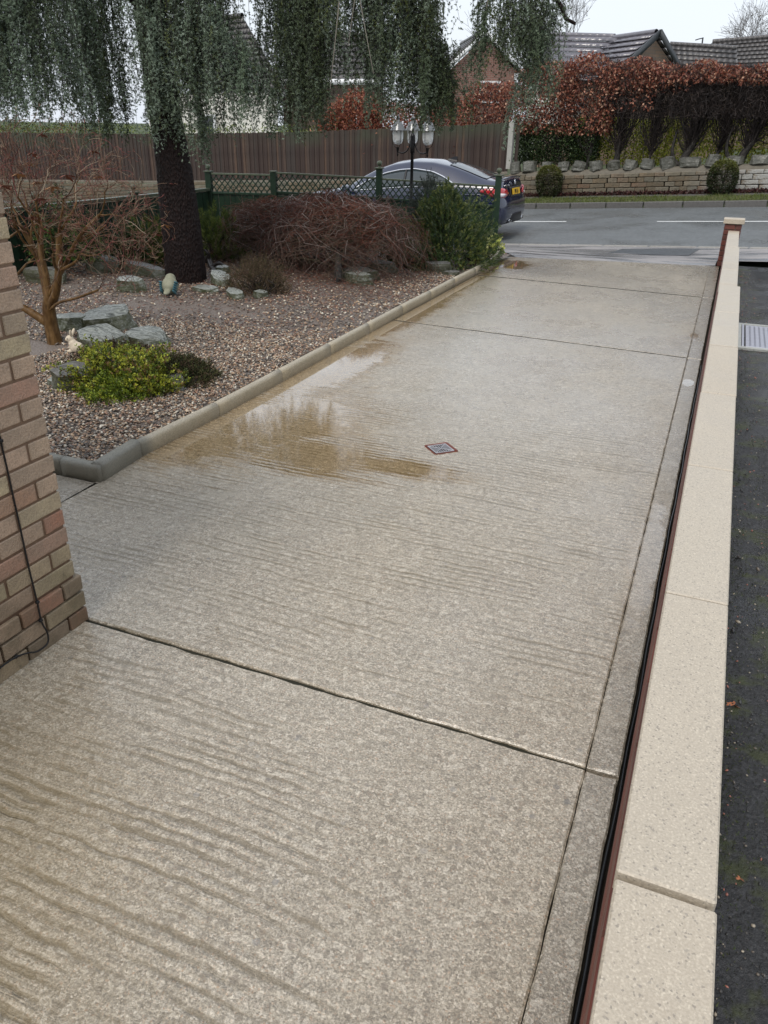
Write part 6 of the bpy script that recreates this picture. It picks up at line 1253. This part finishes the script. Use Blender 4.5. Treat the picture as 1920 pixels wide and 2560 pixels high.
V, F = tubes([([(-2.12, 36, 3), (-2.14, 36, 4.6), (-2.16, 36, 5.08)], [.03, .03, .03]), ([(-2.16, 36, 5.06), (-2.28, 36, 5.04), (-2.42, 36, 5.0)], [.02, .02, .02])], 6); part('pole', V, F, MAT_DVERGE, t, True)
t = empty('bungalow', (.5, 41, 1), 'large brown-grey tiled roof at the right edge beyond the hedge', 'house')
roofplane(t, (-2.1, 42.2, 5.45), (6.5, 41.6, 5.9), (6.5, 39.0, 3.6), (-3.0, 39.6, 3.5), 12, MAT_RGREY, .05); ridge(t, (-2.1, 42.2, 5.47), (6.5, 41.6, 5.92), MAT_RGREY, .1)
roofplane(t, (-2.1, 42.2, 5.45), (-2.1, 42.21, 5.45), (-3.0, 39.6, 3.5), (-4.3, 43.5, 3.5), 10, MAT_RGREY, .03)
wallpart(t, [(-2.7, 39.9, 1), (6.3, 39.4, 1), (6.3, 39.4, 3.6), (-2.7, 39.9, 3.6)], MAT_FSTONE)
# left: white rendered house and the middle house with brown cladding
t = empty('white_house', (-21, 34, -.8), 'white rendered house with steep grey tiled roof seen through the cedar curtain', 'house')
roofplane(t, (-27.5, 36.5, 6.15), (-21.2, 34.2, 6.15), (-18.0, 32.2, 3.1), (-24.3, 34.5, 3.1), 14, MAT_RGREY, .05); ridge(t, (-27.5, 36.5, 6.18), (-21.2, 34.2, 6.18), MAT_RGREY, .1)
wallpart(t, [(-27.6, 35.2, -.8), (-18.6, 32.0, -.8), (-18.6, 32.0, 3.15), (-27.6, 35.2, 3.15)], MAT_RENDER); slabpart('fascia', [(-24.3, 34.35, 3.12), (-18.0, 32.05, 3.12), (-18.0, 32.05, 2.95), (-24.3, 34.35, 2.95)], .05, MAT_UPVC, t)
ww = vbox('window', t, (-23.4, 33.45), (-22.2, 33.0), 1.2, 2.3, .10, MAT_UPVC); link('pane', chbox((1.1, .04, .95), 0, MAT_WGLASS), ww, (0, -.05, 0))
t = empty('clad_house', (-17.4, 35, -.4), 'middle house with grey roof, white gutter board and brown clad wall behind the cedar', 'house')
roofplane(t, (-20.2, 37.6, 5.7), (-14.6, 36.6, 5.5), (-14.6, 34.2, 3.7), (-20.2, 35.2, 3.78), 8, MAT_RGREY, .05); ridge(t, (-20.2, 37.6, 5.73), (-14.6, 36.6, 5.53), MAT_RGREY)
slabpart('fascia', [(-20.2, 35.1, 3.78), (-14.6, 34.1, 3.70), (-14.6, 34.1, 3.48), (-20.2, 35.1, 3.56)], .06, MAT_UPVC, t); wallpart(t, [(-20.0, 35.5, -.4), (-14.8, 34.6, -.4), (-14.8, 34.6, 3.55), (-20.0, 35.5, 3.6)], MAT_FBRICK); box('downpipe', (-15.9, 34.62, 2.2), (.07, .07, 2.8), MAT_UPVC, t)
# vertical timber boards on the clad wall
for i in range(34):
    u = i / 34; x = -19.9 + 5.0 * u; box('cladding_board', (x, 35.32 - .87 * u, 2.6), (.15, .04, 1.9), MAT_CLAD, t, 0, (0, 0, -.173), key=i % 2)
# distant bare trees
def faretree(base, H, label, seed, lv=5, spread=.55):
    t = empty('bare_tree', base, label, 'tree'); lines, tips = [], []
    grow(lines, tips, np.array(base, float), np.array([.02, 0, 1.]), H * .3, H * .03, lv, .4, .12, (2, 3), .76, spread, .65, None, 4)
    for p_, d_ in list(tips): 
        for k in range(2): nd = d_ + rdir(1)[0] * .6; lines.append((np.array([p_, p_ + nd * .2, p_ + nd * .4]), np.array([.006, .005, .004])))
    V, F = tubes([(l, np.maximum(r_, .006)) for l, r_ in lines], 4); part('branches', V, F, simple('far_bark', (.22, .215, .22), .8) if 'far_bark' not in bpy.data.materials else bpy.data.materials['far_bark'], t, True)
    TP = np.array([p for p, d in tips]); k = rng.random(len(TP)) < .25; TP = TP[k]
    if len(TP): V, F = blades(TP, rdir(len(TP), -.6), .12, .07, 'leaf'); part('leaves', V, F, MAT_LEAF, t, False, pal([(.16, .14, .11), (.12, .11, .09)], len(TP), 4))
faretree((-9.3, 44, .8), 7.6, 'bare tree with a few dangling leaves rising behind the wet roof and cedar', 1)
faretree((-.6, 50, 1.4), 7.2, 'pale bare tree beyond the large roof at the top right', 2)
faretree((2.6, 52, 1.4), 7.6, 'bare tree at the top right edge, partly cut by the frame', 3)
faretree((-24.5, 44, -1), 8.5, 'bare tree far behind the white house', 4, 5)
# ================================================================== single fallen leaves
def leafthing(x, y, z, col, label, s=.03):
    t = empty('fallen_leaf', (x, y, z), label, 'leaf'); deadleaf('blade', (x, y, z + .008), t, col, s)
lo_ = simple('orange_leaf', (.42, .17, .09), .4); lt_ = simple('tan_leaf', (.36, .27, .16), .4); lr_ = simple('red_leaf', (.30, .035, .02), .4)
leafthing(.335, 2.46, .004, lo_, 'orange-pink fallen leaf on the dark mossy asphalt beside the wall', .035)
leafthing(.36, 1.70, .004, lo_, 'small coral leaf fragment near the bottom right on dark asphalt', .016)
leafthing(-4.45, 4.72, .19, lr_, 'red fallen leaf lying on the heather behind the golden shrub', .055)
leafthing(-3.9, 6.05, .10, lt_, 'pale tan leaf on the gravel right of the oval slate slab', .04)
leafthing(-1.60, 2.12, .002, lt_, 'tiny tan leaf scrap on the second concrete slab', .014)
